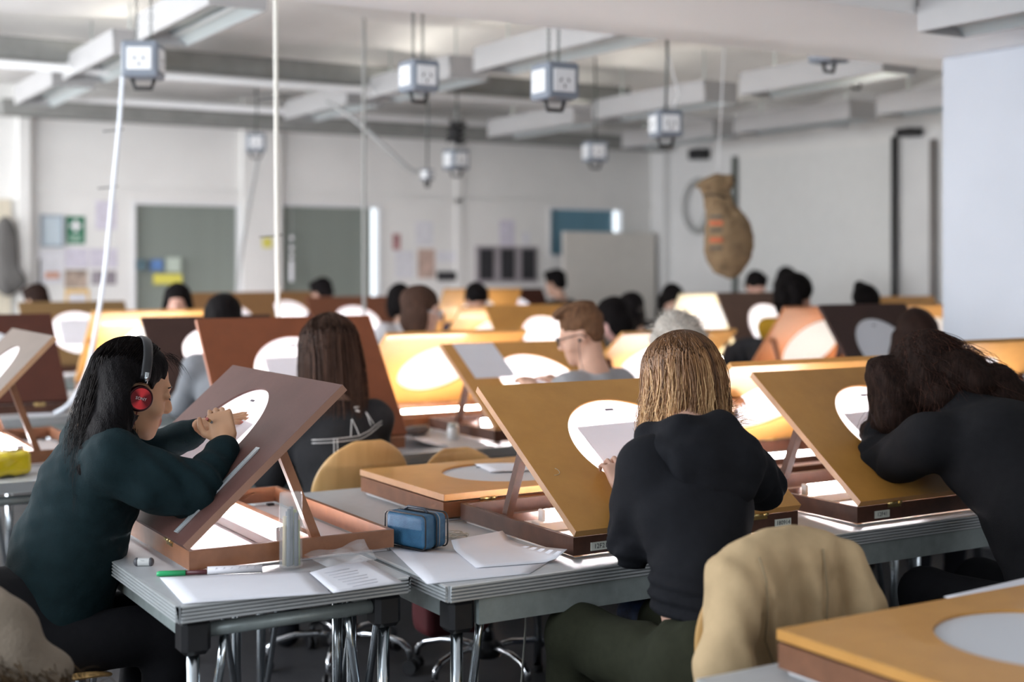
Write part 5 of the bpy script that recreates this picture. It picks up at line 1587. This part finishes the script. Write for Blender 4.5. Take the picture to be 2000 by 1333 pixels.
for sx in (-1, 1):
    c0 = h1(sx * .083, -.008, -.012)
    out = F1[:, 0] * sx
    # cup frame: local Y axis points out of the head
    up = F1[:, 2]; xx = np.cross(out, up); Mc = Matrix(((xx[0], out[0], up[0], c0[0]), (xx[1], out[1], up[1], c0[1]), (xx[2], out[2], up[2], c0[2]), (0, 0, 0, 1)))
    # turn so the disc shows squarely
    cup = bpy.data.objects.new('ear_cup', MB().lathe([(.0005, 0), (.030, 0), (.0345, .004), (.036, .010), (.0345, .018), (.031, .0225), (.0305, .0215), (.0285, .0215)], 40).mesh('ear_cup'))
    cup.data.materials.append(M_RIM); link(cup, hp)
    cup.matrix_basis = Mc @ Matrix.Rotation(-math.pi / 2, 4, 'X')
    dm = MB().lathe([(.0005, .0), (.0288, .0)], 40).mesh('cup_disc')
    v = np.empty(len(dm.vertices) * 3); dm.vertices.foreach_get('co', v); v = v.reshape(-1, 3)[:, [0, 2, 1]]; dm.vertices.foreach_set('co', v.ravel())
    dm.materials.append(M_RRED)
    do = bpy.data.objects.new('cup_disc', dm); link(do, hp); do.matrix_basis = Mc @ Matrix.Translation((0, .0215, 0))
    if sx == 1:
        tm = text_mesh('SONY', .0115, 'lettering'); tm.materials.append(mat('silver print', (.92, .92, .92), .4))
        to = bpy.data.objects.new('lettering', tm); link(to, hp)
        to.matrix_basis = Mc @ Matrix.Translation((0, .0224, 0)) @ Matrix.Rotation(math.pi, 4, 'Z') @ Matrix.Rotation(math.pi / 2, 4, 'X')
    MB().tube([h1(sx * .074, -.008, -.012), h1(sx * .088, -.008, -.012)], .030, 20).build('ear_pad', M_BLACK, hp)
    MB().tube([h1(sx * .101, -.010, .060), h1(sx * .103, -.008, .030)], .008, 10).build('yoke', M_CHROME, hp)
cpts = [h1(.092, -.006, -.045), h1(.090, -.004, -.08), h1(.085, -.02, -.13), A(1.02, 3.62, .99) - O1]
MB().tube(cpts, .0018, 6).build('cord', mat('dark red cord', (.16, .015, .015), .5), hp)
for c in hp.children:    # children were placed in the headphone frame
    pass

# her pencil and ring
tp = thing('pencil', 'short pencil with red eraser in the headphone girl\'s hand', 'pencil', (0, 0, 0))
pa, pb = A(1.186, 3.600, 1.103), A(1.302, 3.719, 1.032)
d_ = unit(pb - pa)
MB().tube([pa, pa + d_ * .008], .0042, 8).build('eraser', mat('red eraser', (.45, .12, .10), .7), tp)
MB().tube([pa + d_ * .008, pa + d_ * .020], .0045, 8).build('ferrule', M_BRASS, tp)
MB().tube([pa + d_ * .020, pa + d_ * .135], .0038, 6).build('shaft', mat('pencil wood', (.20, .19, .18), .5), tp)
MB().tube([pa + d_ * .135, pa + d_ * .155], [.0038, .0006], 6).build('tip', mat('pencil tip', (.55, .40, .25), .6), tp)

# ---------------------------------------------------------------- blonde girl, seen from behind
O2 = A(2.06, 2.52, 0)
t2 = thing('person', 'blonde girl in a black hoodie and olive trousers with her back turned', 'person', tuple(O2), 0, 'students at the light desks')
H2 = A(2.225, 2.86, 1.195) - O2
F2 = frame(unit(A(-.22, .93, -.34)))
SK2 = (.66, .40, .30)
NB = A(2.145, 2.735, 1.065) - O2
P = head_prims(H2, F2, 1.02)
P += [cap(H2 + F2 @ A(0, -.03, -.05), NB, .050, .058), *chain([NB, A(2.11, 2.66, .92) - O2, A(2.06, 2.56, .72) - O2, A(2.06, 2.52, .58) - O2], [.07, .11, .10, .11])]
shL, elL, wrL = A(2.015, 2.715, 1.02) - O2, A(2.030, 2.80, .825) - O2, A(2.185, 3.045, .905) - O2
shR, elR, wrR = A(2.285, 2.715, 1.02) - O2, A(2.465, 2.81, .925) - O2, A(2.39, 3.12, .96) - O2
P += chain([NB, shL, elL, wrL], [.06, .045, .04, .027]) + chain([NB, shR, elR, wrR], [.06, .045, .04, .027])
P += hand_prims(wrL, A(.12, .72, .60), A(.25, .45, -.62), A(1, .1, 0), curl=(.30, .75, .55), spread=.10, s=.92)
P += hand_prims(wrR, A(-.2, .75, .40), A(0, .4, -.8), A(-1, 0, 0), curl=(.6, .8, .5), s=.92)
obj('body', sdf_mesh('body', P, .0055, .018, base=SK2), vcol_mat('skin fair', .5), t2)
at = bpy.data.objects[t2.children[0].name]
M_HOOD = cloth('black hoodie', (.0095, .0100, .0130), bump=.22, bscale=420)
T = [elli(A(2.115, 2.665, .93) - O2, (.165, .105, .16), rotm(math.radians(-18), 0, 0)),
     *chain([NB + A(0, -.01, -.06), A(2.11, 2.66, .92) - O2, A(2.065, 2.565, .74) - O2, A(2.06, 2.535, .68) - O2], [.085, .125, .118, .122])]
for sh, el, wr in ((shL, elL, wrL), (shR, elR, wrR)):
    T += [cap(NB + A(0, -.01, -.045), sh, .058, .068)] + chain([sh, (sh + el) / 2, el, wr - (wr - el) * .22], [.068, .064, .056, .043])
    T += [cap(wr - (wr - el) * .22, wr - (wr - el) * .04, .037, .034, k=.008)]
def fold2(P_):
    d = np.zeros(len(P_))
    for el in (elR, elL):
        q = np.linalg.norm(P_ - el, axis=1); d += .006 * np.exp(-(q / .10) ** 2) * np.sin(P_ @ A(60, 80, 90))
    wz = np.exp(-((P_[:, 2] - .74) / .06) ** 2)
    return d + .004 * wob(P_, 32, 5) + .005 * wz * np.sin(P_[:, 2] * 190 + 6 * P_[:, 0] * 5)
obj('hoodie', sdf_mesh('hoodie', T, .0075, .045, disp=fold2, cut=(((0, 0, .695), (0, 0, -1)),)), M_HOOD, t2)
# hood lying on the shoulders: rim round the neck and a hanging point
HD = [cap(A(2.055, 2.76, 1.085) - O2, A(2.085, 2.67, 1.105) - O2, .034, .040), cap(A(2.085, 2.67, 1.105) - O2, A(2.205, 2.665, 1.11) - O2, .040, .040), cap(A(2.205, 2.665, 1.11) - O2, A(2.25, 2.75, 1.10) - O2, .040, .034),
      cap(A(2.25, 2.75, 1.10) - O2, A(2.21, 2.83, 1.06) - O2, .034, .026), cap(A(2.055, 2.76, 1.085) - O2, A(2.09, 2.83, 1.05) - O2, .034, .026),
      elli(A(2.145, 2.600, 1.035) - O2, (.140, .045, .095), rotm(math.radians(-20), 0, 0)),
      elli(A(2.150, 2.575, .985) - O2, (.085, .035, .06), rotm(math.radians(-16), 0, 0)), cap(A(2.02, 2.68, 1.06) - O2, A(2.10, 2.60, 1.04) - O2, .035, .04, k=.05), cap(A(2.275, 2.68, 1.06) - O2, A(2.20, 2.60, 1.04) - O2, .035, .04, k=.05)]
obj('hood', sdf_mesh('hood', HD, .0065, .03, disp=lambda P_: .0035 * wob(P_, 60, 3)), M_HOOD, t2)
Tr = [elli(A(2.07, 2.50, .60) - O2, (.185, .145, .125)), cap(A(2.0, 2.52, .55) - O2, A(2.14, 2.52, .55) - O2, .13)]
Tr += chain([A(1.99, 2.55, .545) - O2, A(1.945, 2.93, .565) - O2, A(1.95, 2.96, .10) - O2], [.100, .078, .052], k=.03) + [cap(A(1.95, 2.96, .05) - O2, A(1.94, 3.10, .04) - O2, .045, .036)]
Tr += chain([A(2.15, 2.55, .545) - O2, A(2.24, 2.93, .555) - O2, A(2.24, 2.93, .10) - O2], [.100, .078, .052], k=.03) + [cap(A(2.24, 2.93, .05) - O2, A(2.25, 3.07, .04) - O2, .045, .036)]
obj('trousers', sdf_mesh('trousers', Tr, .010, .04, disp=folds(.006, 45, 11), cut=(((0, 0, .735), (0, 0, 1)),)), cloth('olive trousers', (.028, .030, .017)), t2)
# hair: bob with blonde lengths
def h2(x, y, z): return H2 + F2 @ A(x, y, z)
HP = [elli(h2(0, -.024, .050), A(.086, .104, .090), F2), elli(h2(0, -.062, -.03), A(.086, .058, .080), F2), elli(h2(.062, -.01, -.03), A(.032, .060, .085), F2), elli(h2(-.062, -.01, -.03), A(.032, .060, .085), F2),
      elli(h2(0, .12, -.035), A(.066, .078, .09), F2, op='s', k=.02)]
obj('hair', sdf_mesh('hair', HP, .0075, .03, disp=lambda Q: .003 * wob((Q - H2) * A(1, 1, .25), 200, 6)), hairmat('dark blonde', (.095, .050, .026), (.045, .023, .013)), t2)
M_ST2 = attr_mat('blonde strands', (.055, .024, .013), (1.0, .66, .33), .42, c_mid=(.38, .185, .075), spec=.35)
def end2(ph, r):
    dr = F2 @ A(math.sin(ph), -math.cos(ph), 0); dr[2] = 0; dr = unit(dr)
    rr = r.uniform(.080, .128)
    q = H2 + F2 @ A(0, -.012, 0) + dr * rr * A(1, 1, 0)
    q[2] = H2[2] - .090 - .115 * r.beta(2.0, 1.5) + .02 * math.sin(ph * 3) + .025 * max(0, abs(ph) - 1.4)
    return q
def fl2(ph, r):
    return A(0, 0, .28) + .045 * r.normal(size=3)
paths = flow_hair(H2, F2, 2600, end2, (-2.45, 2.45), rad=(.090, .107, .094), seed=12, wav=.0025, S=16, t1=(1.3, 1.75), infl=(.99, 1.07), p2=fl2)
rn = np.random.default_rng(4); qq = (paths[:, 6] - H2) @ F2; az = np.arctan2(qq[:, 0], -qq[:, 1])
base_ = np.clip(.54 + .30 * np.sin(az * 13 + 1.2 * np.sin(az * 5)) + .18 * np.sin(az * 31 + 2) + rn.normal(0, .16, len(az)), 0, 1)[:, None]
u_ = np.linspace(0, 1, 16)[None]
rv = np.clip(.10 + (base_ * 1.05) * np.clip((u_ - .10) * 1.45, 0, 1) + rn.normal(0, .04, (len(paths), 1)), 0, 1)
strands('hair_strands', paths, rn.uniform(.0012, .0024, len(paths)), M_ST2, t2, rnd=rv)
# flicked ends at the near shoulder
W = []
for i in range(160):
    a = h2(.070 + rn.uniform(-.015, .02), -.05 + rn.uniform(-.03, .04), -.07 + rn.uniform(-.03, .02))
    L_ = rn.uniform(.05, .105); d = A(.75, -.10, 0) + .2 * rn.normal(size=3)
    W.append([a + A(0, 0, -1) * L_ * .9 * u * (1 - .6 * u) + d * L_ * u * u for u in np.linspace(0, 1, 10)])
def wisp_rnd(W): return np.clip(rn.uniform(.4, 1, (len(W), 1)) * np.ones((1, 10)), 0, 1)
strands('hair_flick', W, .0014, M_ST2, t2, rnd=wisp_rnd(W)); W = []
for i in range(60):
    a = h2(-.078 + rn.uniform(-.01, .01), .03 + rn.uniform(-.02, .03), -.02 + rn.uniform(-.03, .03))
    L_ = rn.uniform(.10, .17); d = A(.25, .25, 0) + .10 * rn.normal(size=3)
    W.append([a + A(0, 0, -1) * L_ * u + d * L_ * .35 * u * u for u in np.linspace(0, 1, 10)])
strands('hair_wisps', W, .0009, M_ST2, t2, rnd=wisp_rnd(W))

# ---------------------------------------------------------------- girl with dark curly hair leaning on her desk
O3 = A(3.27, 2.42, 0)
t3 = thing('person', 'girl with long dark curly hair in black, leaning her head on her hand', 'person', tuple(O3), 0, 'students at the light desks')
H3 = A(3.345, 3.035, 1.155) - O3
F3 = frame(unit(A(-.12, .78, -.60)))
NB = A(3.37, 2.90, 1.055) - O3
P = head_prims(H3, F3, 1.03, fine=False) + [cap(H3 + F3 @ A(0, -.03, -.05), NB, .05, .058), *chain([NB, A(3.34, 2.75, .95) - O3, A(3.29, 2.55, .75) - O3, A(3.27, 2.44, .56) - O3], [.07, .11, .10, .11])]
shL, elL, wrL = A(3.165, 2.86, .995) - O3, A(3.180, 3.075, .90) - O3, A(3.235, 3.125, 1.02) - O3
shR, elR, wrR = A(3.54, 2.84, 1.01) - O3, A(3.66, 2.98, .90) - O3, A(3.50, 3.18, .96) - O3
P += chain([NB, shL, elL, wrL], [.06, .045, .04, .027]) + chain([NB, shR, elR, wrR], [.06, .045, .04, .027])
P += hand_prims(wrL, A(.25, -.05, .95), A(.9, -.2, -.2), A(0, -1, .2), curl=(.4, .6, .4), s=.95) + hand_prims(wrR, A(-.6, .6, .3), A(0, .4, -.8), A(-1, 0, 0), curl=(.6, .8, .5), s=.95)
obj('body', sdf_mesh('body', P, .007, .018, base=(.55, .30, .21)), vcol_mat('skin mid', .5), t3)
T = [elli(A(3.36, 2.78, .97) - O3, (.195, .16, .145), rotm(math.radians(-40), 0, 0)), *chain([NB + A(0, -.02, -.045), A(3.35, 2.77, .95) - O3, A(3.30, 2.57, .78) - O3, A(3.27, 2.45, .60) - O3], [.095, .145, .14, .155])]
for sh, el, wr in ((shL, elL, wrL), (shR, elR, wrR)):
    T += [cap(NB + A(0, -.03, -.04), sh, .07, .075)] + chain([sh, (sh + el) / 2 + A(0, 0, -.01), el, wr - (wr - el) * .1], [.076, .070, .060, .046])
T += [cap(NB + A(0, -.02, -.02), NB * .45 + H3 * .55 + A(0, -.04, -.01), .080, .066)]
obj('jumper', sdf_mesh('jumper', T, .0085, .05, disp=lambda P_: .005 * wob(P_, 30, 15) + .006 * np.exp(-(np.linalg.norm(P_ - elL, axis=1) / .12) ** 2) * np.sin(P_ @ A(70, 60, 50))), cloth('soft black jumper', (.011, .011, .013), bump=.2), t3)
Tr = [cap(A(3.27, 2.42, .55) - O3, A(3.27, 2.45, .58) - O3, .16)]
for sx in (-1, 1):
    Tr += chain([A(3.27 + .09 * sx, 2.45, .53) - O3, A(3.27 + .12 * sx, 2.86, .54) - O3, A(3.27 + .12 * sx, 2.84, .09) - O3], [.095, .072, .05]) + [cap(A(3.27 + .12 * sx, 2.84, .045) - O3, A(3.27 + .12 * sx, 2.99, .04) - O3, .045, .036)]
obj('trousers', sdf_mesh('trousers', Tr, .016, .04), cloth('black jeans', (.007, .007, .009)), t3)
def h3(x, y, z): return H3 + F3 @ A(x, y, z)
rn = np.random.default_rng(21)
HP = [elli(h3(0, -.03, .05), A(.100, .118, .100), F3)]
for i in range(120):
    u = rn.random(); side = rn.random()
    if side < .40:     # curtain falling past the face on the near side
        c = A(3.245 + rn.normal(0, .022), 3.075 + rn.normal(0, .03), 1.19 - .24 * u)
    elif side < .72:   # mass over the back of the neck and shoulder
        c = A(3.36 + .17 * u + rn.normal(0, .035), 2.96 - .13 * u + rn.normal(0, .02), 1.20 - .11 * u + rn.normal(0, .012))
    elif side < .93:   # over the near side of the neck
        c = A(3.29 + .16 * u + rn.normal(0, .02), 2.985 - .05 * u + rn.normal(0, .02), 1.20 - .13 * rn.random())
    else:
        c = A(3.42 + rn.normal(0, .02), 3.08 + rn.normal(0, .03), 1.16 - .2 * u)
    HP.append(elli(c - O3, A(1, 1, 1) * rn.uniform(.032, .052)))
obj('hair', sdf_mesh('hair', HP, .0085, .03, disp=lambda Q: .005 * wob(Q, 160, 7)), H_DBRN, t3)
M_ST3 = attr_mat('dark curly strands', (.010, .005, .005), (.095, .040, .026), .42)
def curly(n, a_fn, e_fn, seed, amp=.010):
    r = np.random.default_rng(seed); out = []
    for i in range(n):
        a, e = a_fn(r), e_fn(r); ph = r.uniform(0, 6.28, 3); fr = r.uniform(12, 20)
        c = (a + e) / 2 + A(0, 0, .03); pts = []
        for u in np.linspace(0, 1, 18):
            q = (1 - u) ** 2 * a + 2 * u * (1 - u) * c + u * u * e
            pts.append(q + amp * min(1, 2.2 * u) * np.sin(ph + fr * u * A(1, .9, .5)))
        out.append(pts)
    return out
cv = lambda r: h3(*(A(.100, .118, .102) * unit(r.normal(size=3) * A(1, 1, .7) + A(0, -.3, .8)) + A(0, -.03, .05)))
W = curly(420, cv, lambda r: A(3.235 + r.normal(0, .035), 3.085 + r.normal(0, .045), .965 + r.normal(0, .05)) - O3, 31)
W += curly(420, cv, lambda r: A(3.53 + r.normal(0, .045), 2.83 + r.normal(0, .04), 1.08 + r.normal(0, .035)) - O3, 32)
W += curly(260, cv, lambda r: A(3.30 + r.normal(0, .05), 2.93 + r.normal(0, .03), 1.04 + r.normal(0, .03)) - O3, 35)
W += curly(220, cv, lambda r: A(3.40 + r.normal(0, .07), 2.86 + r.normal(0, .04), 1.10 + r.normal(0, .03)) - O3, 33)
strands('hair_strands', W, .0012, M_ST3, t3)

# ---------------------------------------------------------------- girl in a charcoal denim jacket
M_DENIM = cloth('charcoal denim', (.022, .022, .024), bump=.3, bscale=500)
t4, h4, F4 = person('girl with long brown hair in a charcoal denim jacket with white stitching', (2.105, 4.915, 1.150), -6, hair='long', hm=H_BRN, top=M_DENIM, bow=18, vox=.010, top_name='denim_jacket', lean=.20, hand_z=1.02, hs=1.28)
M_STI = mat('white stitching', (.72, .70, .68), .8)
O4 = A(*t4.location)
def end4(ph, r):
    dr = F4 @ A(math.sin(ph), -math.cos(ph), 0); dr[2] = 0
    q = h4 + dr * r.uniform(.10, .150) + A(0, -.055, 0); q[2] = h4[2] - r.uniform(.24, .36); return q
strands('hair_strands', flow_hair(h4, F4, 420, end4, (-2.0, 2.0), seed=44, rad=(.112, .132, .116), cen=(0, -.030, .060), S=14), .0016, attr_mat('brown strands', (.016, .009, .007), (.12, .065, .045), .4), t4)
# decorative seams over the back of the jacket
bk = lambda x, z: A(2.105 + x, 4.60, z) - O4
def seam(pts, w_=.0017):
    # drop each point on the jacket's back by searching along +Y
    jk = [o for o in t4.children if o.name.startswith('denim_jacket')][0]
    me = jk.data; v = np.empty(len(me.vertices) * 3, np.float32); me.vertices.foreach_get('co', v); v = v.reshape(-1, 3)
    out = []
    for (x, z) in pts:
        q = A(2.105 + x, 0, z) - O4
        d = np.hypot(v[:, 0] - q[0], v[:, 2] - q[2]); near = v[d < .03]
        y = near[:, 1].min() if len(near) else v[:, 1].min()
        out.append((q[0], y - .002, q[2]))
    return MB().tube(out, w_, 5).build('stitching', M_STI, t4)
ln = lambda a, b, n=9: [(a[0] + (b[0] - a[0]) * i / n, a[1] + (b[1] - a[1]) * i / n) for i in range(n + 1)]
for dz in (0, -.012):
    seam(ln((-.15, .875 + dz), (.02, .885 + dz))); seam(ln((.02, .885 + dz), (.15, .925 + dz)))
seam(ln((.02, .885), (.005, .945), 5)); seam(ln((-.015, .885), (.003, .945), 5)); seam(ln((.085, .915), (.075, .965), 4)); seam(ln((.105, .918), (.078, .965), 4)); seam(ln((-.08, .88), (-.10, .70), 6)); seam(ln((-.068, .88), (-.088, .70), 6))
seam(ln((.03, .985), (.05, .985), 3), .004); seam(ln((.03, .975), (.045, .970), 3), .004)

# ---------------------------------------------------------------- man in a grey shirt with glasses and earphone
t5, h5, F5 = person('man in a pale grey shirt with glasses and a dark earphone', (3.315, 4.955, 1.215), 52, body=12, hair=None, top=cloth('pale grey shirt', (.40, .405, .42), var=.06), skin=(.66, .40, .29), bow=16, vox=.008, fine=True, top_name='shirt', short=True, lean=.07)
O5 = A(*t5.location)
def h5_(x, y, z): return h5 + F5 @ A(x, y, z)
HP = [elli(h5_(0, -.018, .060), A(.081, .098, .080), F5), elli(h5_(0, .040, .120), A(.060, .058, .030), F5), elli(h5_(0, -.02, .125), A(.062, .075, .028), F5),
      elli(h5_(0, -.06, .01), A(.070, .046, .06), F5), elli(h5_(0, .125, -.025), A(.08, .066, .09), F5, op='s', k=.012), elli(h5_(0, .02, -.085), A(.11, .10, .065), F5, op='s', k=.015)]
obj('hair', sdf_mesh('hair', HP, .007, .02, disp=lambda Q: .0035 * wob((Q - h5) @ F5 * A(1, .3, 1), 170, 2)), H_LBRN, t5)
r = np.random.default_rng(8); W = []
for i in range(260):
    x = r.uniform(-.06, .06); a = h5_(x, .075 + r.uniform(-.01, .015), .105 + r.uniform(-.01, .02)); b = h5_(x * 1.1, -.075, .105 + r.uniform(-.05, .02)); m_ = h5_(x * 1.1, .0, .165 + r.uniform(-.012, .006))
    W.append([(1 - u) ** 2 * a + 2 * u * (1 - u) * m_ + u * u * b for u in np.linspace(0, 1, 10)])
strands('hair_strands', W, .0016, attr_mat('light brown strands', (.060, .030, .018), (.36, .20, .11), .45), t5)
def glasses(label, H, Fm, m, O, s=1.):
    g = thing('glasses', label, 'glasses', tuple(O))
    def w_(x, y, z): return tuple(H + Fm @ (A(x, y, z) * s))
    for sx in (-1, 1):
        MB().tube([w_(sx * .034 + .024 * math.cos(a), .108 - .006 * abs(math.cos(a)), .004 + .019 * math.sin(a)) for a in np.linspace(0, 6.283, 22, endpoint=False)], .0026, 6, closed=True).build('rim', m, g)
        MB().tube([w_(sx * .058, .100, .010), w_(sx * .076, .075, .012), w_(sx * .082, .0, .012), w_(sx * .080, -.03, -.008)], .0028, 6).build('temple', m, g)
    MB().tube([w_(-.011, .108, .008), w_(0, .112, .011), w_(.011, .108, .008)], .0024, 6).build('bridge', m, g)
    return g
glasses('black framed glasses on the man in the grey shirt', h5, F5, M_BLACK, O5)
ep = thing('earphone', 'small dark earphone with thin cord in the man\'s ear', 'earphone', tuple(O5))
ec = h5_(-.083, .004, -.012)
MB().lathe([(.0005, -.008), (.007, -.006), (.008, 0), (.006, .006), (.0005, .008)], 12, tuple(ec)).build('bud', M_BLACK, ep)
MB().tube([ec, ec + A(-.004, .0, -.03), ec + A(-.002, -.01, -.09), ec + A(.02, -.01, -.15)], .0014, 5).build('cord', M_BLACK, ep)
# dark marking printed across the shirt's back
b = MB()
jk = [o for o in t5.children if o.name.startswith('shirt')][0]
v = np.empty(len(jk.data.vertices) * 3, np.float32); jk.data.vertices.foreach_get('co', v); v = v.reshape(-1, 3)
for (x, z, dx, dz) in ((-.02, .985, .02, .03), (.0, .985, .02, .035), (.02, .98, .018, .03), (.045, .985, .015, .022), (.07, .98, .02, .028), (.095, .975, .02, .02), (.115, .98, .016, .024)):
    out = []
    for u in (0, .5, 1):
        q = A(3.315 + .03 + x + dx * u, 0, z + dz * u) - O5
        d = np.hypot(v[:, 0] - q[0], v[:, 2] - q[2]); nr = v[d < .03]; y = nr[:, 1].min() if len(nr) else 0
        out.append((q[0], y - .001, q[2]))
    b.tube(out, .004, 5)
tag(b.build('printed_marking', mat('grey shirt print', (.15, .15, .15), .8), t5), kind='stuff')

# ---------------------------------------------------------------- the others, further back
C = cloth
ps, Hs, Fs = person('person with short silver hair bent behind the blonde girl', (3.31, 4.28, 1.185), 178, hair=None, top=C('navy jumper', (.012, .015, .03)), bow=40, vox=.010)
cs_ = Hs + Fs @ A(0, -.024, .050)
obj('hair', sdf_mesh('hair', hair_prims(Hs, Fs, 'short', 1.13), .009, .02, disp=lambda P: .005 * wob(P, 120, 4)), H_SILV, ps)
r = np.random.default_rng(3); W = []
for i in range(900):
    d = unit(r.normal(size=3) * A(1, 1, .8) + Fs[:, 2] * .7 - Fs[:, 1] * .3); a = cs_ + d * A(.090, .105, .095)
    e = a + unit(d * .45 + A(.2, -.1, .1) + .6 * r.normal(size=3)) * r.uniform(.03, .065)
    W.append([a * (1 - u) + e * u - A(0, 0, .012) * u * u for u in np.linspace(0, 1, 6)])
strands('hair_strands', W, .0013, attr_mat('silver strands', (.34, .31, .27), (.85, .81, .74), .5), ps)
person('dark haired person with a centre parting beside the pillar', (5.02, 4.62, 1.165), 176, hair='long', hm=H_DBRN, top=C('black jumper', (.012, .012, .014)), bow=42, vox=.011)
t7, h7, F7 = person('girl with brown hair and clear glasses looking aside', (3.50, 6.84, 1.268), -128, body=-160, hair='bob', hm=H_BRN, skin=(.66, .44, .36), top=C('navy top', (.02, .025, .055)), bow=8, vox=.010, fine=True)
glasses('clear framed glasses on the brown haired girl', h7, F7, mat('pale frame', (.55, .58, .62), .2), A(*t7.location))
MB().lathe([(.0005, -.016), (.012, -.010), (.016, 0), (.012, .010), (.0005, .016)], 10, tuple(h7 + F7 @ A(.04, .105, .0))).build('lens_glint', M_WHITE, t7) if False else None
person('black haired girl whose face shows above the yellow lit desk', (2.78, 9.05, 1.265), 158, hair='bob', hm=H_BLACK, skin=(.58, .34, .27), bow=2, hs=1.1)
person('person in a grey hoodie with only black hair above the red brown desk', (2.47, 7.22, 1.20), -8, hair='short', hm=H_BLACK, top=C('blue grey hoodie', (.20, .215, .235), var=.1), bow=25, lean=.18, top_name='hoodie', hs=1.25)
person('person with dark brown hair far off before the posters', (2.31, 11.25, 1.245), 30, hair='short', hm=H_DBRN, top=C('brown jumper', (.06, .045, .035)), bow=20, vox=.015)
person('person raising an arm in blue far off before the second window', (4.69, 11.10, 1.285), 20, hair='short', hm=H_BLACK, top=C('navy top', (.02, .025, .055)), skin=(.55, .34, .26), bow=20, vox=.015)
person('person with short black hair in shade beside the spectacled girl', (4.62, 9.42, 1.245), 0, hair='bob', hm=H_BLACK, top=C('white top', (.55, .55, .58)), bow=25, vox=.013)
person('man with black hair bowing his face above the small lampshade glow', (5.10, 9.06, 1.255), 172, hair='short', hm=H_BLACK, skin=(.52, .30, .22), bow=28, vox=.012, top=C('navy top', (.02, .025, .055)))
person('man with short black hair turned away before the whiteboard', (7.12, 11.10, 1.36), 25, hair='short', hm=H_BLACK, skin=(.52, .32, .24), top=C('dark grey top', (.04, .042, .045)), bow=10, vox=.014)
person('person with black fringe bent low beside the grey shirted man', (5.05, 7.18, 1.175), 60, hair='bob', hm=H_BLACK, skin=(.60, .36, .33), bow=34, vox=.012)
person('person with long black hair behind the one with the fringe', (5.99, 8.30, 1.185), 10, hair='long', hm=H_BLACK, bow=15, vox=.013)
person('girl with long black hair leaning before the corner of the room', (6.93, 9.02, 1.235), 172, hair='long', hm=H_BLACK, bow=30, vox=.013, roll=-12, skin=(.55, .34, .27))
person('man with cropped black hair near the hanging sack', (7.85, 9.02, 1.345), 170, hair='short', hm=H_BLACK, skin=(.58, .35, .28), bow=22, vox=.012, top=C('dark grey top', (.04, .042, .045)))
person('girl with big curly black hair and a mustard sleeve', (6.50, 7.05, 1.32), -118, body=-72, hair='curly', hm=H_BLACK, skin=(.50, .30, .23), top=C('mustard jumper', (.42, .24, .02)), bow=22, vox=.011, lean=.30)
person('person whose dark hair shows above the curly haired girl in mustard', (8.50, 9.35, 1.375), 175, hair='bob', hm=H_BLACK, bow=30, vox=.014)
person('person with tied dark hair behind the dark brown desk', (7.02, 6.92, 1.25), 172, hair='bun', hm=H_BLACK, skin=(.50, .30, .24), bow=35, vox=.012)
